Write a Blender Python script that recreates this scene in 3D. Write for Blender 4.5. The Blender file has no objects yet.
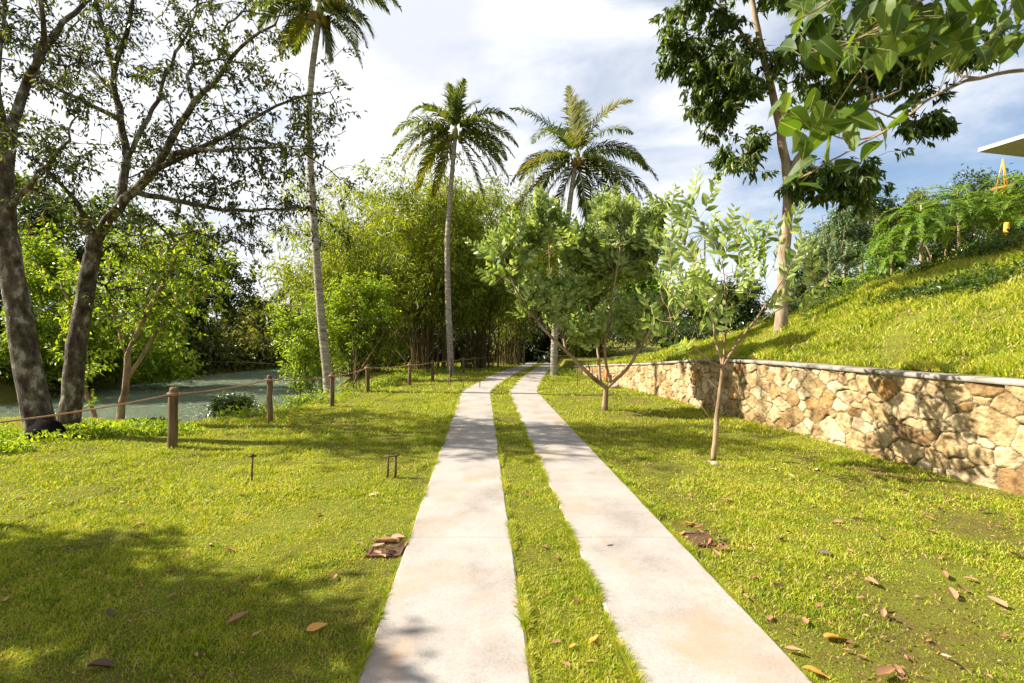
import bpy, math, random
import numpy as np
from mathutils import Vector
R = math.radians
rng = np.random.default_rng(11)
random.seed(11)
scene = bpy.context.scene
COL = scene.collection

# ------------------------------------------------------------------ camera, sky, sun, exposure
CH, HZ, FP = 1.7, 334.0, 512.0
cam = bpy.data.cameras.new('camera')
cam.lens = 18; cam.sensor_width = 36; cam.shift_y = -7.5/1024
cam.clip_start = 0.05; cam.clip_end = 3000
cam.dof.use_dof = True; cam.dof.focus_distance = 7.0; cam.dof.aperture_fstop = 2.8
camo = bpy.data.objects.new('camera', cam); COL.objects.link(camo)
camo.location = (0, 0, CH); camo.rotation_euler = (R(90), 0, 0)
scene.camera = camo

SUN_EL, SUN_AZ = R(40), R(-83)          # azimuth from +Y, negative = left
sd_ = Vector((math.sin(SUN_AZ)*math.cos(SUN_EL), math.cos(SUN_AZ)*math.cos(SUN_EL), math.sin(SUN_EL)))
world = bpy.data.worlds.new('World'); scene.world = world; world.use_nodes = True
nt = world.node_tree; nt.nodes.clear()
def nn(nt, t, **k):
    n = nt.nodes.new(t)
    for a, b in k.items(): setattr(n, a, b)
    return n
out = nn(nt, 'ShaderNodeOutputWorld'); bg = nn(nt, 'ShaderNodeBackground')
sky = nn(nt, 'ShaderNodeTexSky', sky_type='NISHITA', sun_disc=False)
sky.sun_elevation = SUN_EL; sky.sun_rotation = SUN_AZ; sky.air_density = 1.0; sky.dust_density = 1.5; sky.ozone_density = 1.5
tc = nn(nt, 'ShaderNodeTexCoord'); mp = nn(nt, 'ShaderNodeMapping'); mp.inputs['Scale'].default_value = (1.0, 1.0, 2.6)
nz = nn(nt, 'ShaderNodeTexNoise'); nz.inputs['Scale'].default_value = 2.1; nz.inputs['Detail'].default_value = 9; nz.inputs['Roughness'].default_value = 0.58; nz.inputs['Distortion'].default_value = 0.5
sep = nn(nt, 'ShaderNodeSeparateXYZ')
ma = nn(nt, 'ShaderNodeMath', operation='MULTIPLY_ADD'); ma.inputs[1].default_value = -0.30
mr = nn(nt, 'ShaderNodeMapRange'); mr.inputs['From Min'].default_value = 0.16; mr.inputs['From Max'].default_value = 0.60
mr.interpolation_type = 'SMOOTHSTEP'; mr.inputs['To Max'].default_value = 0.97
nz2 = nn(nt, 'ShaderNodeTexNoise'); nz2.inputs['Scale'].default_value = 3.3; nz2.inputs['Detail'].default_value = 6
cr = nn(nt, 'ShaderNodeValToRGB'); cr.color_ramp.elements[0].position = 0.35; cr.color_ramp.elements[1].position = 0.65
cr.color_ramp.elements[0].color = (5.2, 5.4, 5.9, 1); cr.color_ramp.elements[1].color = (7.6, 7.6, 7.7, 1)
mix = nn(nt, 'ShaderNodeMix', data_type='RGBA')
L = nt.links.new
L(tc.outputs['Generated'], mp.inputs['Vector']); L(mp.outputs[0], nz.inputs['Vector']); L(mp.outputs[0], nz2.inputs['Vector'])
L(tc.outputs['Generated'], sep.inputs[0]); L(sep.outputs['X'], ma.inputs[0]); L(nz.outputs['Fac'], ma.inputs[2])
L(ma.outputs[0], mr.inputs['Value']); L(nz2.outputs['Fac'], cr.inputs[0])
L(mr.outputs[0], mix.inputs['Factor']); L(sky.outputs[0], mix.inputs[6]); L(cr.outputs[0], mix.inputs[7])
L(mix.outputs[2], bg.inputs[0]); bg.inputs[1].default_value = 0.062
L(bg.outputs[0], out.inputs[0])
sun = bpy.data.lights.new('sun', 'SUN'); sun.energy = 5.0; sun.angle = R(0.6); sun.color = (1.0, 0.93, 0.80)
suno = bpy.data.objects.new('sun', sun); COL.objects.link(suno)
suno.rotation_euler = sd_.to_track_quat('Z', 'Y').to_euler(); suno.location = (-20, 5, 20)
scene.view_settings.view_transform = 'Standard'; scene.view_settings.look = 'None'
scene.view_settings.exposure = 1.5; scene.view_settings.gamma = 1.0
scene.cycles.max_bounces = 6; scene.cycles.transparent_max_bounces = 6; scene.cycles.diffuse_bounces = 3
scene.cycles.sample_clamp_indirect = 6

# ------------------------------------------------------------------ helpers
def P(px, py, Y): return np.array([(px-512)/FP*Y, Y, CH-(py-HZ)/FP*Y])
def unit(v): return v/np.maximum(np.linalg.norm(v, axis=-1, keepdims=True), 1e-9)
class Geo:
    def __init__(s): s.V = []; s.F = []; s.n = 0; s.A = []
    def add(s, V, Fs):
        V = np.asarray(V, float).reshape(-1, 3); s.V.append(V)
        for F in Fs:
            F = np.asarray(F, int)
            if len(F): s.F.append(F + s.n)
        s.n += len(V)
    def tube(s, pts, rad, sides=8, cap=True):
        pts = np.asarray(pts, float); n = len(pts)
        rad = np.ones(n)*rad if np.isscalar(rad) else np.asarray(rad, float)
        T = unit(np.gradient(pts, axis=0))
        up = np.array([0.31, 0.17, 0.93]) if abs(T[0][2]) < .9 else np.array([1., .1, 0.])
        U = np.zeros_like(pts); u = up
        for i in range(n):
            u = u - T[i]*np.dot(u, T[i]); u = u/max(np.linalg.norm(u), 1e-9); U[i] = u
        W = np.cross(T, U)
        a = np.arange(sides)*2*math.pi/sides
        V = pts[:, None]+rad[:, None, None]*(np.cos(a)[None, :, None]*U[:, None]+np.sin(a)[None, :, None]*W[:, None])
        i = np.arange(n-1)[:, None]*sides; j = np.arange(sides)[None]; k = (j+1) % sides
        F = np.stack([i+j, i+k, i+sides+k, i+sides+j], -1).reshape(-1, 4)
        V = V.reshape(-1, 3); Fs = [F]
        if cap:
            V = np.vstack([V, pts[:1], pts[-1:]]); c0 = n*sides; j = np.arange(sides); k = (j+1) % sides
            Fs.append(np.stack([k, j, np.full(sides, c0)], -1)); b = (n-1)*sides
            Fs.append(np.stack([b+j, b+k, np.full(sides, c0+1)], -1))
        s.add(V, Fs)
    def box(s, lo, hi, M=None):
        x0, y0, z0 = lo; x1, y1, z1 = hi
        V = np.array([[x0,y0,z0],[x1,y0,z0],[x1,y1,z0],[x0,y1,z0],[x0,y0,z1],[x1,y0,z1],[x1,y1,z1],[x0,y1,z1]], float)
        if M is not None: V = V@M[0].T+M[1]
        s.add(V, [np.array([[0,3,2,1],[4,5,6,7],[0,1,5,4],[1,2,6,5],[2,3,7,6],[3,0,4,7]])])
    def grid(s, G):
        a, b = G.shape[:2]; i = np.arange(a-1)[:, None]*b; j = np.arange(b-1)[None]
        s.add(G.reshape(-1, 3), [np.stack([i+j, i+b+j, i+b+j+1, i+j+1], -1).reshape(-1, 4)])
def mesh(name, g, mat, parent=None, smooth=True, attr=None):
    me = bpy.data.meshes.new(name)
    V = np.vstack(g.V)
    if parent is not None: V = V-np.array(parent.location)
    me.vertices.add(len(V)); me.vertices.foreach_set('co', V.astype(np.float32).ravel())
    li = np.concatenate([F.ravel() for F in g.F]); sz = np.concatenate([np.full(len(F), F.shape[1]) for F in g.F])
    me.loops.add(len(li)); me.loops.foreach_set('vertex_index', li.astype(np.int32))
    me.polygons.add(len(sz)); me.polygons.foreach_set('loop_start', (np.cumsum(sz)-sz).astype(np.int32))
    me.polygons.foreach_set('use_smooth', np.full(len(sz), smooth))
    me.update(calc_edges=True)
    if attr is not None:
        at = me.color_attributes.new('stone', 'FLOAT_COLOR', 'POINT')
        at.data.foreach_set('color', attr.astype(np.float32).ravel())
    me.materials.append(mat)
    o = bpy.data.objects.new(name, me); COL.objects.link(o)
    if parent is not None: o.parent = parent
    return o
def tag(o, label=None, cat=None, group=None, kind=None):
    if label: o['label'] = label
    if cat: o['category'] = cat
    if group: o['group'] = group
    if kind: o['kind'] = kind
    return o
def thing(name, label, cat, loc, group=None):
    o = bpy.data.objects.new(name, None); COL.objects.link(o); o.location = tuple(float(v) for v in loc)
    o.empty_display_size = .2
    return tag(o, label, cat, group)
def solo(name, g, mat, label, cat, group=None, kind=None, smooth=True):
    """a thing that is one mesh: its origin at the bottom centre of its geometry"""
    V = np.vstack(g.V); c = (V.min(0)+V.max(0))/2; c[2] = V[:, 2].min()
    for i in range(len(g.V)): g.V[i] = g.V[i]-c
    o = mesh(name, g, mat, None, smooth); o.location = tuple(c)
    return tag(o, label, cat, group, kind)

# ------------------------------------------------------------------ materials
def newmat(name):
    m = bpy.data.materials.new(name); m.use_nodes = True; m.node_tree.nodes.clear()
    o = nn(m.node_tree, 'ShaderNodeOutputMaterial'); return m, m.node_tree, o
def ramp(nt, src, stops):
    r = nn(nt, 'ShaderNodeValToRGB'); e = r.color_ramp.elements
    while len(e) < len(stops): e.new(0.5)
    for i, (p, c) in enumerate(stops): e[i].position = p; e[i].color = (*c, 1)
    nt.links.new(src, r.inputs[0]); return r.outputs[0]
def noise(nt, scale, detail=5, rough=.55, vec=None, dist=0):
    n = nn(nt, 'ShaderNodeTexNoise'); n.inputs['Scale'].default_value = scale; n.inputs['Detail'].default_value = detail
    n.inputs['Roughness'].default_value = rough; n.inputs['Distortion'].default_value = dist
    if vec is not None: nt.links.new(vec, n.inputs['Vector'])
    return n.outputs['Fac']
def mixc(nt, fac, a, b, mode='MIX'):
    m = nn(nt, 'ShaderNodeMix', data_type='RGBA', blend_type=mode)
    for s, v in ((0, fac), (6, a), (7, b)):
        if hasattr(v, 'links') or hasattr(v, 'is_linked'): nt.links.new(v, m.inputs[s])
        elif isinstance(v, (int, float)): m.inputs[s].default_value = v
        else: m.inputs[s].default_value = (*v, 1)
    return m.outputs[2]
def pos(nt):
    return nn(nt, 'ShaderNodeNewGeometry').outputs['Position']
def leafmat(name, stops, tr=.4, rough=.45, tboost=1.6, nscale=0.9, spec=.4):
    m, nt, o = newmat(name)
    g = nn(nt, 'ShaderNodeNewGeometry')
    n = noise(nt, nscale, 3, .5, g.outputs['Position'])
    a = nn(nt, 'ShaderNodeMath', operation='MULTIPLY_ADD'); a.inputs[1].default_value = .6
    b = nn(nt, 'ShaderNodeMath', operation='MULTIPLY_ADD'); b.inputs[1].default_value = 1.3; b.inputs[2].default_value = -.45
    nt.links.new(n, b.inputs[0]); nt.links.new(g.outputs['Random Per Island'], a.inputs[0])
    c = nn(nt, 'ShaderNodeMath', operation='MULTIPLY'); c.inputs[1].default_value = .75
    nt.links.new(b.outputs[0], c.inputs[0]); nt.links.new(c.outputs[0], a.inputs[2])
    col = ramp(nt, a.outputs[0], stops)
    p = nn(nt, 'ShaderNodeBsdfPrincipled'); p.inputs['Roughness'].default_value = rough
    p.inputs['Specular IOR Level'].default_value = spec
    t = nn(nt, 'ShaderNodeBsdfTranslucent'); mx = nn(nt, 'ShaderNodeMixShader'); mx.inputs[0].default_value = tr
    tc = mixc(nt, 1.0, col, (tboost*1.05, tboost, tboost*.5), 'MULTIPLY')
    nt.links.new(col, p.inputs['Base Color']); nt.links.new(tc, t.inputs[0])
    nt.links.new(p.outputs[0], mx.inputs[1]); nt.links.new(t.outputs[0], mx.inputs[2]); nt.links.new(mx.outputs[0], o.inputs[0])
    return m
def simple(name, stops, scale=4, rough=.8, bump=.3, bscale=30, detail=6, stretch=(1, 1, 1), spec=.3, bdist=.02):
    m, nt, o = newmat(name)
    mp = nn(nt, 'ShaderNodeMapping'); mp.inputs['Scale'].default_value = stretch
    nt.links.new(pos(nt), mp.inputs['Vector'])
    n = noise(nt, scale, detail, .6, mp.outputs[0])
    p = nn(nt, 'ShaderNodeBsdfPrincipled'); p.inputs['Roughness'].default_value = rough; p.inputs['Specular IOR Level'].default_value = spec
    nt.links.new(ramp(nt, n, stops), p.inputs['Base Color'])
    if bump:
        b = nn(nt, 'ShaderNodeBump'); b.inputs['Strength'].default_value = bump; b.inputs['Distance'].default_value = bdist
        nt.links.new(noise(nt, bscale, 6, .65, mp.outputs[0]), b.inputs['Height']); nt.links.new(b.outputs[0], p.inputs['Normal'])
    nt.links.new(p.outputs[0], o.inputs[0]); return m
M = {}
M['bark_grey'] = simple('bark_grey', [(.33,(.025,.017,.011)),(.46,(.085,.060,.038)),(.55,(.15,.115,.078)),(.61,(.29,.26,.20)),(.70,(.36,.33,.27))], 8, .9, 1, 26, stretch=(1,1,.55), bdist=.05)
M['bark_brown'] = simple('bark_brown', [(.3,(.06,.035,.018)),(.5,(.17,.11,.06)),(.7,(.30,.21,.12))], 6, .85, .7, 18, stretch=(1,1,.4))
M['bark_light'] = simple('bark_light', [(.3,(.10,.06,.03)),(.5,(.27,.18,.10)),(.7,(.42,.31,.19))], 6, .85, .6, 18, stretch=(1,1,.4))
M['bark_pale'] = simple('bark_pale', [(.3,(.16,.11,.07)),(.5,(.30,.22,.14)),(.7,(.42,.34,.24))], 6, .85, .6, 18, stretch=(1,1,.4))
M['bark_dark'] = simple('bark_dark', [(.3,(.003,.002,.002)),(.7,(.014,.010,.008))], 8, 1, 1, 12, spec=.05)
M['palm_bark'] = simple('palm_bark', [(.3,(.10,.08,.06)),(.5,(.28,.24,.19)),(.68,(.46,.41,.34))], 7, .9, .7, 10, stretch=(.5,.5,3))
M['rachis'] = simple('rachis', [(.3,(.12,.14,.03)),(.7,(.30,.28,.08))], 3, .5, 0)
M['coconut'] = simple('coconut', [(.3,(.12,.07,.02)),(.7,(.30,.19,.04))], 4, .5, .1)
M['culm'] = simple('culm', [(.3,(.045,.034,.012)),(.55,(.13,.095,.032)),(.75,(.25,.19,.07))], 2.2, .5, 0)
M['post_wood'] = simple('post_wood', [(.3,(.06,.035,.015)),(.5,(.15,.095,.045)),(.7,(.24,.16,.08))], 9, .85, .8, 25, stretch=(1,1,.2))
M['rope'] = simple('rope', [(.3,(.36,.18,.10)),(.7,(.56,.33,.20))], 40, .9, .5, 90)
M['rust'] = simple('rust', [(.3,(.05,.02,.012)),(.7,(.14,.06,.03))], 30, .8, .3)
M['cap'] = simple('cap', [(.3,(.08,.07,.055)),(.43,(.22,.195,.165)),(.7,(.36,.33,.29))], 3.2, .9, .3, 30)
M['roof_white'] = simple('roof_white', [(.3,(.36,.33,.29)),(.7,(.46,.43,.38))], 2, .7, .1)
M['roof_trim'] = simple('roof_trim', [(.3,(.10,.08,.06)),(.7,(.18,.15,.12))], 3, .6, .1)
M['yellow_paint'] = simple('yellow_paint', [(.3,(.55,.27,.03)),(.7,(.70,.38,.05))], 5, .5, .1)
M['clay'] = simple('clay', [(.3,(.42,.13,.03)),(.7,(.58,.22,.06))], 6, .6, .1)
M['plaster'] = simple('plaster', [(.3,(.50,.46,.38)),(.7,(.62,.58,.50))], 2, .8, .1)
M['box_white'] = simple('box_white', [(.3,(.60,.60,.56)),(.7,(.74,.74,.70))], 5, .6, .1)
M['stone_bit'] = simple('stone_bit', [(.3,(.22,.17,.11)),(.7,(.46,.38,.27))], 6, .9, .5)
M['dead_frond'] = leafmat('dead_frond', [(.2,(.14,.085,.03)),(.8,(.34,.23,.10))], .25, .6, 1.2)
M['palm_leaf'] = leafmat('palm_leaf', [(.15,(.035,.058,.010)),(.5,(.10,.135,.020)),(.85,(.26,.26,.045))], .34, .5, 1.7, 1.2, .25)
M['palm_leaf_yellow'] = leafmat('palm_leaf_yellow', [(.15,(.11,.12,.015)),(.8,(.26,.24,.035))], .35, .4, 1.5, 1.2)
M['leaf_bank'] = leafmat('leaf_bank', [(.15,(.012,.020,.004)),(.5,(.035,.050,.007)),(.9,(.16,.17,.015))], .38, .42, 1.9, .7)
M['leaf_bright'] = leafmat('leaf_bright', [(.1,(0.087,0.149,0.012)),(.5,(0.189,0.270,0.018)),(.9,(0.392,0.446,0.030))], .45, .45, 1.7)
M['leaf_bamboo'] = leafmat('leaf_bamboo', [(.1,(.085,.115,.010)),(.5,(.20,.245,.020)),(.9,(.40,.42,.05))], .42, .5, 1.6, .45)
M['leaf_olive'] = leafmat('leaf_olive', [(.1,(0.060,0.070,0.014)),(.5,(0.150,0.168,0.030)),(.9,(0.300,0.294,0.060))], .3, .5, 1.4, .5)
M['leaf_slope'] = leafmat('leaf_slope', [(.1,(.022,.045,.006)),(.5,(.055,.095,.012)),(.9,(.17,.22,.03))], .36, .42, 1.8, .8, .35)
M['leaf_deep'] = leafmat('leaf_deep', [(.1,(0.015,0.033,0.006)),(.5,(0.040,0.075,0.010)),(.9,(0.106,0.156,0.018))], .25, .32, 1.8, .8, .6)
M['leaf_backlit'] = leafmat('leaf_backlit', [(.1,(.08,.14,.025)),(.48,(.25,.34,.075)),(.9,(.50,.56,.24))], .36, .38, 1.4, 1.6, .5)  # whitish backlight on the leaf sprays is put into this colour
M['leaf_blue'] = leafmat('leaf_blue', [(.1,(0.070,0.115,0.054)),(.5,(0.154,0.230,0.108)),(.9,(0.336,0.405,0.204))], .3, .4, 1.3, 1.0, .5)
M['leaf_broad'] = leafmat('leaf_broad', [(.1,(.03,.06,.006)),(.5,(.07,.125,.012)),(.9,(.17,.22,.03))], .42, .5, 1.9, 2.5, .3)
M['leaf_fern'] = leafmat('leaf_fern', [(.1,(0.053,0.119,0.013)),(.5,(0.112,0.210,0.024)),(.9,(0.240,0.322,0.039))], .42, .45, 1.7, .8)
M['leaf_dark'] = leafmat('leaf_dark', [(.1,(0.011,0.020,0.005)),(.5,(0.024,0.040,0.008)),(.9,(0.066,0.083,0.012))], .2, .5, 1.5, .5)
M['dry_brown'] = leafmat('dry_brown', [(.1,(.16,.07,.03)),(.5,(.32,.16,.08)),(.9,(.46,.27,.16))], .15, .6, 1.1, 3)
M['dry_orange'] = leafmat('dry_orange', [(.1,(.50,.20,.04)),(.9,(.68,.36,.06))], .2, .55, 1.1, 3)
M['dry_pale'] = leafmat('dry_pale', [(.1,(.42,.30,.18)),(.9,(.58,.45,.30))], .15, .6, 1.1, 3)
M['dry_dark'] = leafmat('dry_dark', [(.1,(.04,.022,.014)),(.9,(.12,.06,.035))], .1, .6, 1.1, 3)

GRASS_STOPS = [(.12,(.07,.12,.006)),(.32,(.19,.26,.011)),(.54,(.33,.37,.016)),(.82,(.48,.42,.07))]
def grassmat(name):
    m, nt, o = newmat(name); g = nn(nt, 'ShaderNodeNewGeometry')
    n1 = noise(nt, .55, 4, .6, g.outputs['Position']); n2 = noise(nt, 5.0, 4, .6, g.outputs['Position'])
    a = nn(nt, 'ShaderNodeMath', operation='MULTIPLY_ADD'); a.inputs[1].default_value = .75; nt.links.new(n1, a.inputs[0])
    b = nn(nt, 'ShaderNodeMath', operation='MULTIPLY_ADD'); b.inputs[1].default_value = 1.05; b.inputs[2].default_value = -.60
    nt.links.new(n2, b.inputs[0]); nt.links.new(b.outputs[0], a.inputs[2])
    c = nn(nt, 'ShaderNodeMath', operation='MULTIPLY_ADD'); c.inputs[1].default_value = .42
    nt.links.new(g.outputs['Random Per Island'], c.inputs[0]); nt.links.new(a.outputs[0], c.inputs[2])
    col = ramp(nt, c.outputs[0], GRASS_STOPS)
    # a few straw blades
    s = nn(nt, 'ShaderNodeMath', operation='FRACT'); s2 = nn(nt, 'ShaderNodeMath', operation='MULTIPLY'); s2.inputs[1].default_value = 17.3
    nt.links.new(g.outputs['Random Per Island'], s2.inputs[0]); nt.links.new(s2.outputs[0], s.inputs[0])
    gt = nn(nt, 'ShaderNodeMath', operation='GREATER_THAN'); gt.inputs[1].default_value = .90; nt.links.new(s.outputs[0], gt.inputs[0])
    col = mixc(nt, gt.outputs[0], col, (.44, .34, .12))
    p = nn(nt, 'ShaderNodeBsdfPrincipled'); p.inputs['Roughness'].default_value = .5; p.inputs['Specular IOR Level'].default_value = .25
    t = nn(nt, 'ShaderNodeBsdfTranslucent'); mx = nn(nt, 'ShaderNodeMixShader'); mx.inputs[0].default_value = .35
    tcl = mixc(nt, 1.0, col, (1.4, 1.4, .7), 'MULTIPLY')
    nt.links.new(col, p.inputs['Base Color']); nt.links.new(tcl, t.inputs[0])
    nt.links.new(p.outputs[0], mx.inputs[1]); nt.links.new(t.outputs[0], mx.inputs[2]); nt.links.new(mx.outputs[0], o.inputs[0])
    return m
M['grass'] = grassmat('grass')
def soilmat(name):
    m, nt, o = newmat(name); ps = pos(nt)
    n1 = noise(nt, .55, 5, .6, ps); n2 = noise(nt, 6, 8, .7, ps); n3 = noise(nt, 60, 5, .7, ps)
    a = nn(nt, 'ShaderNodeMath', operation='MULTIPLY_ADD'); a.inputs[1].default_value = .6; nt.links.new(n1, a.inputs[0])
    b = nn(nt, 'ShaderNodeMath', operation='MULTIPLY'); b.inputs[1].default_value = .5; nt.links.new(n2, b.inputs[0]); nt.links.new(b.outputs[0], a.inputs[2])
    col = ramp(nt, a.outputs[0], [(.35,(.13,.085,.04)),(.48,(.14,.12,.025)),(.6,(.16,.18,.02)),(.75,(.22,.22,.03))])
    col = mixc(nt, .6, col, ramp(nt, n3, [(.35,(.45,.42,.4)),(.65,(1.2,1.2,1.1))]), 'MULTIPLY')
    p = nn(nt, 'ShaderNodeBsdfPrincipled'); p.inputs['Roughness'].default_value = .95; p.inputs['Specular IOR Level'].default_value = .1
    nt.links.new(col, p.inputs['Base Color'])
    bp = nn(nt, 'ShaderNodeBump'); bp.inputs['Strength'].default_value = .8; bp.inputs['Distance'].default_value = .03
    nt.links.new(n3, bp.inputs['Height']); nt.links.new(bp.outputs[0], p.inputs['Normal']); nt.links.new(p.outputs[0], o.inputs[0])
    return m
M['soil'] = soilmat('lawn_soil')
def concretemat():
    m, nt, o = newmat('path_concrete'); ps = pos(nt)
    base = ramp(nt, noise(nt, 1.6, 8, .65, ps), [(.3,(.22,.195,.17)),(.5,(.295,.265,.238)),(.7,(.335,.305,.278))])
    fine = ramp(nt, noise(nt, 70, 6, .75, ps), [(.3,(.74,.73,.71)),(.5,(1,1,1)),(.7,(1.10,1.10,1.10))])
    col = mixc(nt, 1.0, base, fine, 'MULTIPLY')
    st = noise(nt, 1.15, 7, .62, ps, .6)
    mr = nn(nt, 'ShaderNodeMapRange'); mr.inputs['From Min'].default_value = .53; mr.inputs['From Max'].default_value = .72; mr.inputs['To Max'].default_value = .75
    nt.links.new(st, mr.inputs['Value'])
    col = mixc(nt, mr.outputs[0], col, (.33, .20, .11))
    st2 = noise(nt, 13, 3, .6, ps)
    mr2 = nn(nt, 'ShaderNodeMapRange'); mr2.inputs['From Min'].default_value = .70; mr2.inputs['From Max'].default_value = .76; mr2.inputs['To Max'].default_value = .5
    nt.links.new(st2, mr2.inputs['Value']); col = mixc(nt, mr2.outputs[0], col, (.22, .16, .11))
    sx = nn(nt, 'ShaderNodeSeparateXYZ'); nt.links.new(ps, sx.inputs[0])
    m1 = nn(nt, 'ShaderNodeMath', operation='ADD'); m1.inputs[1].default_value = 20-2.62; nt.links.new(sx.outputs['Y'], m1.inputs[0])
    m2 = nn(nt, 'ShaderNodeMath', operation='MODULO'); m2.inputs[1].default_value = 3.6; nt.links.new(m1.outputs[0], m2.inputs[0])
    m3 = nn(nt, 'ShaderNodeMath', operation='LESS_THAN'); m3.inputs[1].default_value = .010; nt.links.new(m2.outputs[0], m3.inputs[0])
    m4 = nn(nt, 'ShaderNodeMath', operation='MULTIPLY'); m4.inputs[1].default_value = .45; nt.links.new(m3.outputs[0], m4.inputs[0])
    col = mixc(nt, m4.outputs[0], col, (.10, .08, .06))
    p = nn(nt, 'ShaderNodeBsdfPrincipled'); p.inputs['Roughness'].default_value = .9; p.inputs['Specular IOR Level'].default_value = .2
    nt.links.new(col, p.inputs['Base Color'])
    bp = nn(nt, 'ShaderNodeBump'); bp.inputs['Strength'].default_value = .25; bp.inputs['Distance'].default_value = .01
    nt.links.new(noise(nt, 45, 7, .7, ps), bp.inputs['Height']); nt.links.new(bp.outputs[0], p.inputs['Normal']); nt.links.new(p.outputs[0], o.inputs[0])
    return m
M['concrete'] = concretemat()
def watermat():
    m, nt, o = newmat('river_water'); ps = pos(nt)
    mp = nn(nt, 'ShaderNodeMapping'); mp.inputs['Rotation'].default_value = (0, 0, R(25)); mp.inputs['Scale'].default_value = (1.0, 2.0, 1); nt.links.new(ps, mp.inputs[0])
    p = nn(nt, 'ShaderNodeBsdfPrincipled'); p.inputs['Base Color'].default_value = (.20, .255, .15, 1)
    p.inputs['Roughness'].default_value = .16; p.inputs['IOR'].default_value = 1.33; p.inputs['Specular IOR Level'].default_value = .9
    bp = nn(nt, 'ShaderNodeBump'); bp.inputs['Strength'].default_value = 1.0; bp.inputs['Distance'].default_value = .5
    nt.links.new(noise(nt, 3.2, 5, .65, mp.outputs[0]), bp.inputs['Height'])
    nt.links.new(bp.outputs[0], p.inputs['Normal']); nt.links.new(p.outputs[0], o.inputs[0]); return m
M['water'] = watermat()
def stonemat():
    m, nt, o = newmat('rubble_stone'); at = nn(nt, 'ShaderNodeAttribute'); at.attribute_name = 'stone'
    sp = nn(nt, 'ShaderNodeSeparateColor'); nt.links.new(at.outputs['Color'], sp.inputs[0]); ps = pos(nt)
    base = ramp(nt, sp.outputs['Red'], [(0,(.24,.145,.06)),(.22,(.36,.255,.125)),(.5,(.45,.34,.18)),(.85,(.49,.40,.25)),(1,(.35,.20,.07))])
    n1 = ramp(nt, noise(nt, 7, 8, .65, ps), [(.32,(.40,.35,.29)),(.47,(.86,.82,.76)),(.53,(1.0,1.0,1.0)),(.68,(1.22,1.2,1.16))])
    col = mixc(nt, 1.0, base, n1, 'MULTIPLY')
    st = noise(nt, 2.0, 6, .6, ps)
    mr = nn(nt, 'ShaderNodeMapRange'); mr.inputs['From Min'].default_value = .56; mr.inputs['From Max'].default_value = .72; mr.inputs['To Max'].default_value = .6
    nt.links.new(st, mr.inputs[0]); col = mixc(nt, mr.outputs[0], col, (.15, .10, .055))
    mort = ramp(nt, noise(nt, 30, 5, .6, ps), [(.3,(.045,.032,.02)),(.7,(.17,.13,.085))])
    col = mixc(nt, sp.outputs['Green'], col, mort)
    p = nn(nt, 'ShaderNodeBsdfPrincipled'); p.inputs['Roughness'].default_value = .92; p.inputs['Specular IOR Level'].default_value = .15
    nt.links.new(col, p.inputs['Base Color'])
    bp = nn(nt, 'ShaderNodeBump'); bp.inputs['Strength'].default_value = 1.0; bp.inputs['Distance'].default_value = .05
    nt.links.new(noise(nt, 11, 9, .62, ps), bp.inputs['Height']); nt.links.new(bp.outputs[0], p.inputs['Normal']); nt.links.new(p.outputs[0], o.inputs[0])
    return m
M['stone'] = stonemat()
def gratemat():
    m, nt, o = newmat('drain_mesh'); p = nn(nt, 'ShaderNodeBsdfPrincipled'); p.inputs['Base Color'].default_value = (.16,.08,.045,1)
    p.inputs['Roughness'].default_value = .8; nt.links.new(p.outputs[0], o.inputs[0]); return m
M['grate'] = gratemat()

# ------------------------------------------------------------------ terrain functions
def sstep(t): t = np.clip(t, 0, 1); return t*t*(3-2*t)
def Zg(Y): return -.6*sstep((np.asarray(Y, float)-18)/24)
NEAR = [(-80,8.5),(-30,9.2),(-14,10.0),(-9.6,10.4),(-7.6,10.1),(-6.3,9.9),(-5.6,10.7),(-5.1,12.5),(-4.7,15),(-4.3,17),(-4.4,19.5),(-5.6,22),(-7.4,25),(-7.8,32),(-6,42),(0,52),(10,60),(60,70)]
FAR = [(60,84),(0,70),(-8,56),(-13,46.5),(-18,39),(-20.5,30.5),(-20.2,24),(-19.5,18.7),(-26,15.6),(-80,14.2)]
POLY = np.array(NEAR+FAR, float)
def river_sd(X, Y):
    """positive inside the river, metres from its bank"""
    X = np.asarray(X, float); Y = np.asarray(Y, float); d = np.full(X.shape, 1e9); ins = np.zeros(X.shape, bool)
    n = len(POLY)
    for i in range(n):
        a = POLY[i]; b = POLY[(i+1) % n]; e = b-a
        t = np.clip(((X-a[0])*e[0]+(Y-a[1])*e[1])/(e@e), 0, 1)
        d = np.minimum(d, np.hypot(X-a[0]-t*e[0], Y-a[1]-t*e[1]))
        c = (a[1] > Y) != (b[1] > Y)
        xi = a[0]+(Y-a[1])/(e[1] if abs(e[1]) > 1e-9 else 1e-9)*e[0]
        ins ^= c & (X < xi)
    return np.where(ins, d, -d)
PC = np.array([[.42,-6],[.135*1-.06,0],[-.785,15.0],[1.8,40],[2.4,46],[2.0,54]])   # replaced below
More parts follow.
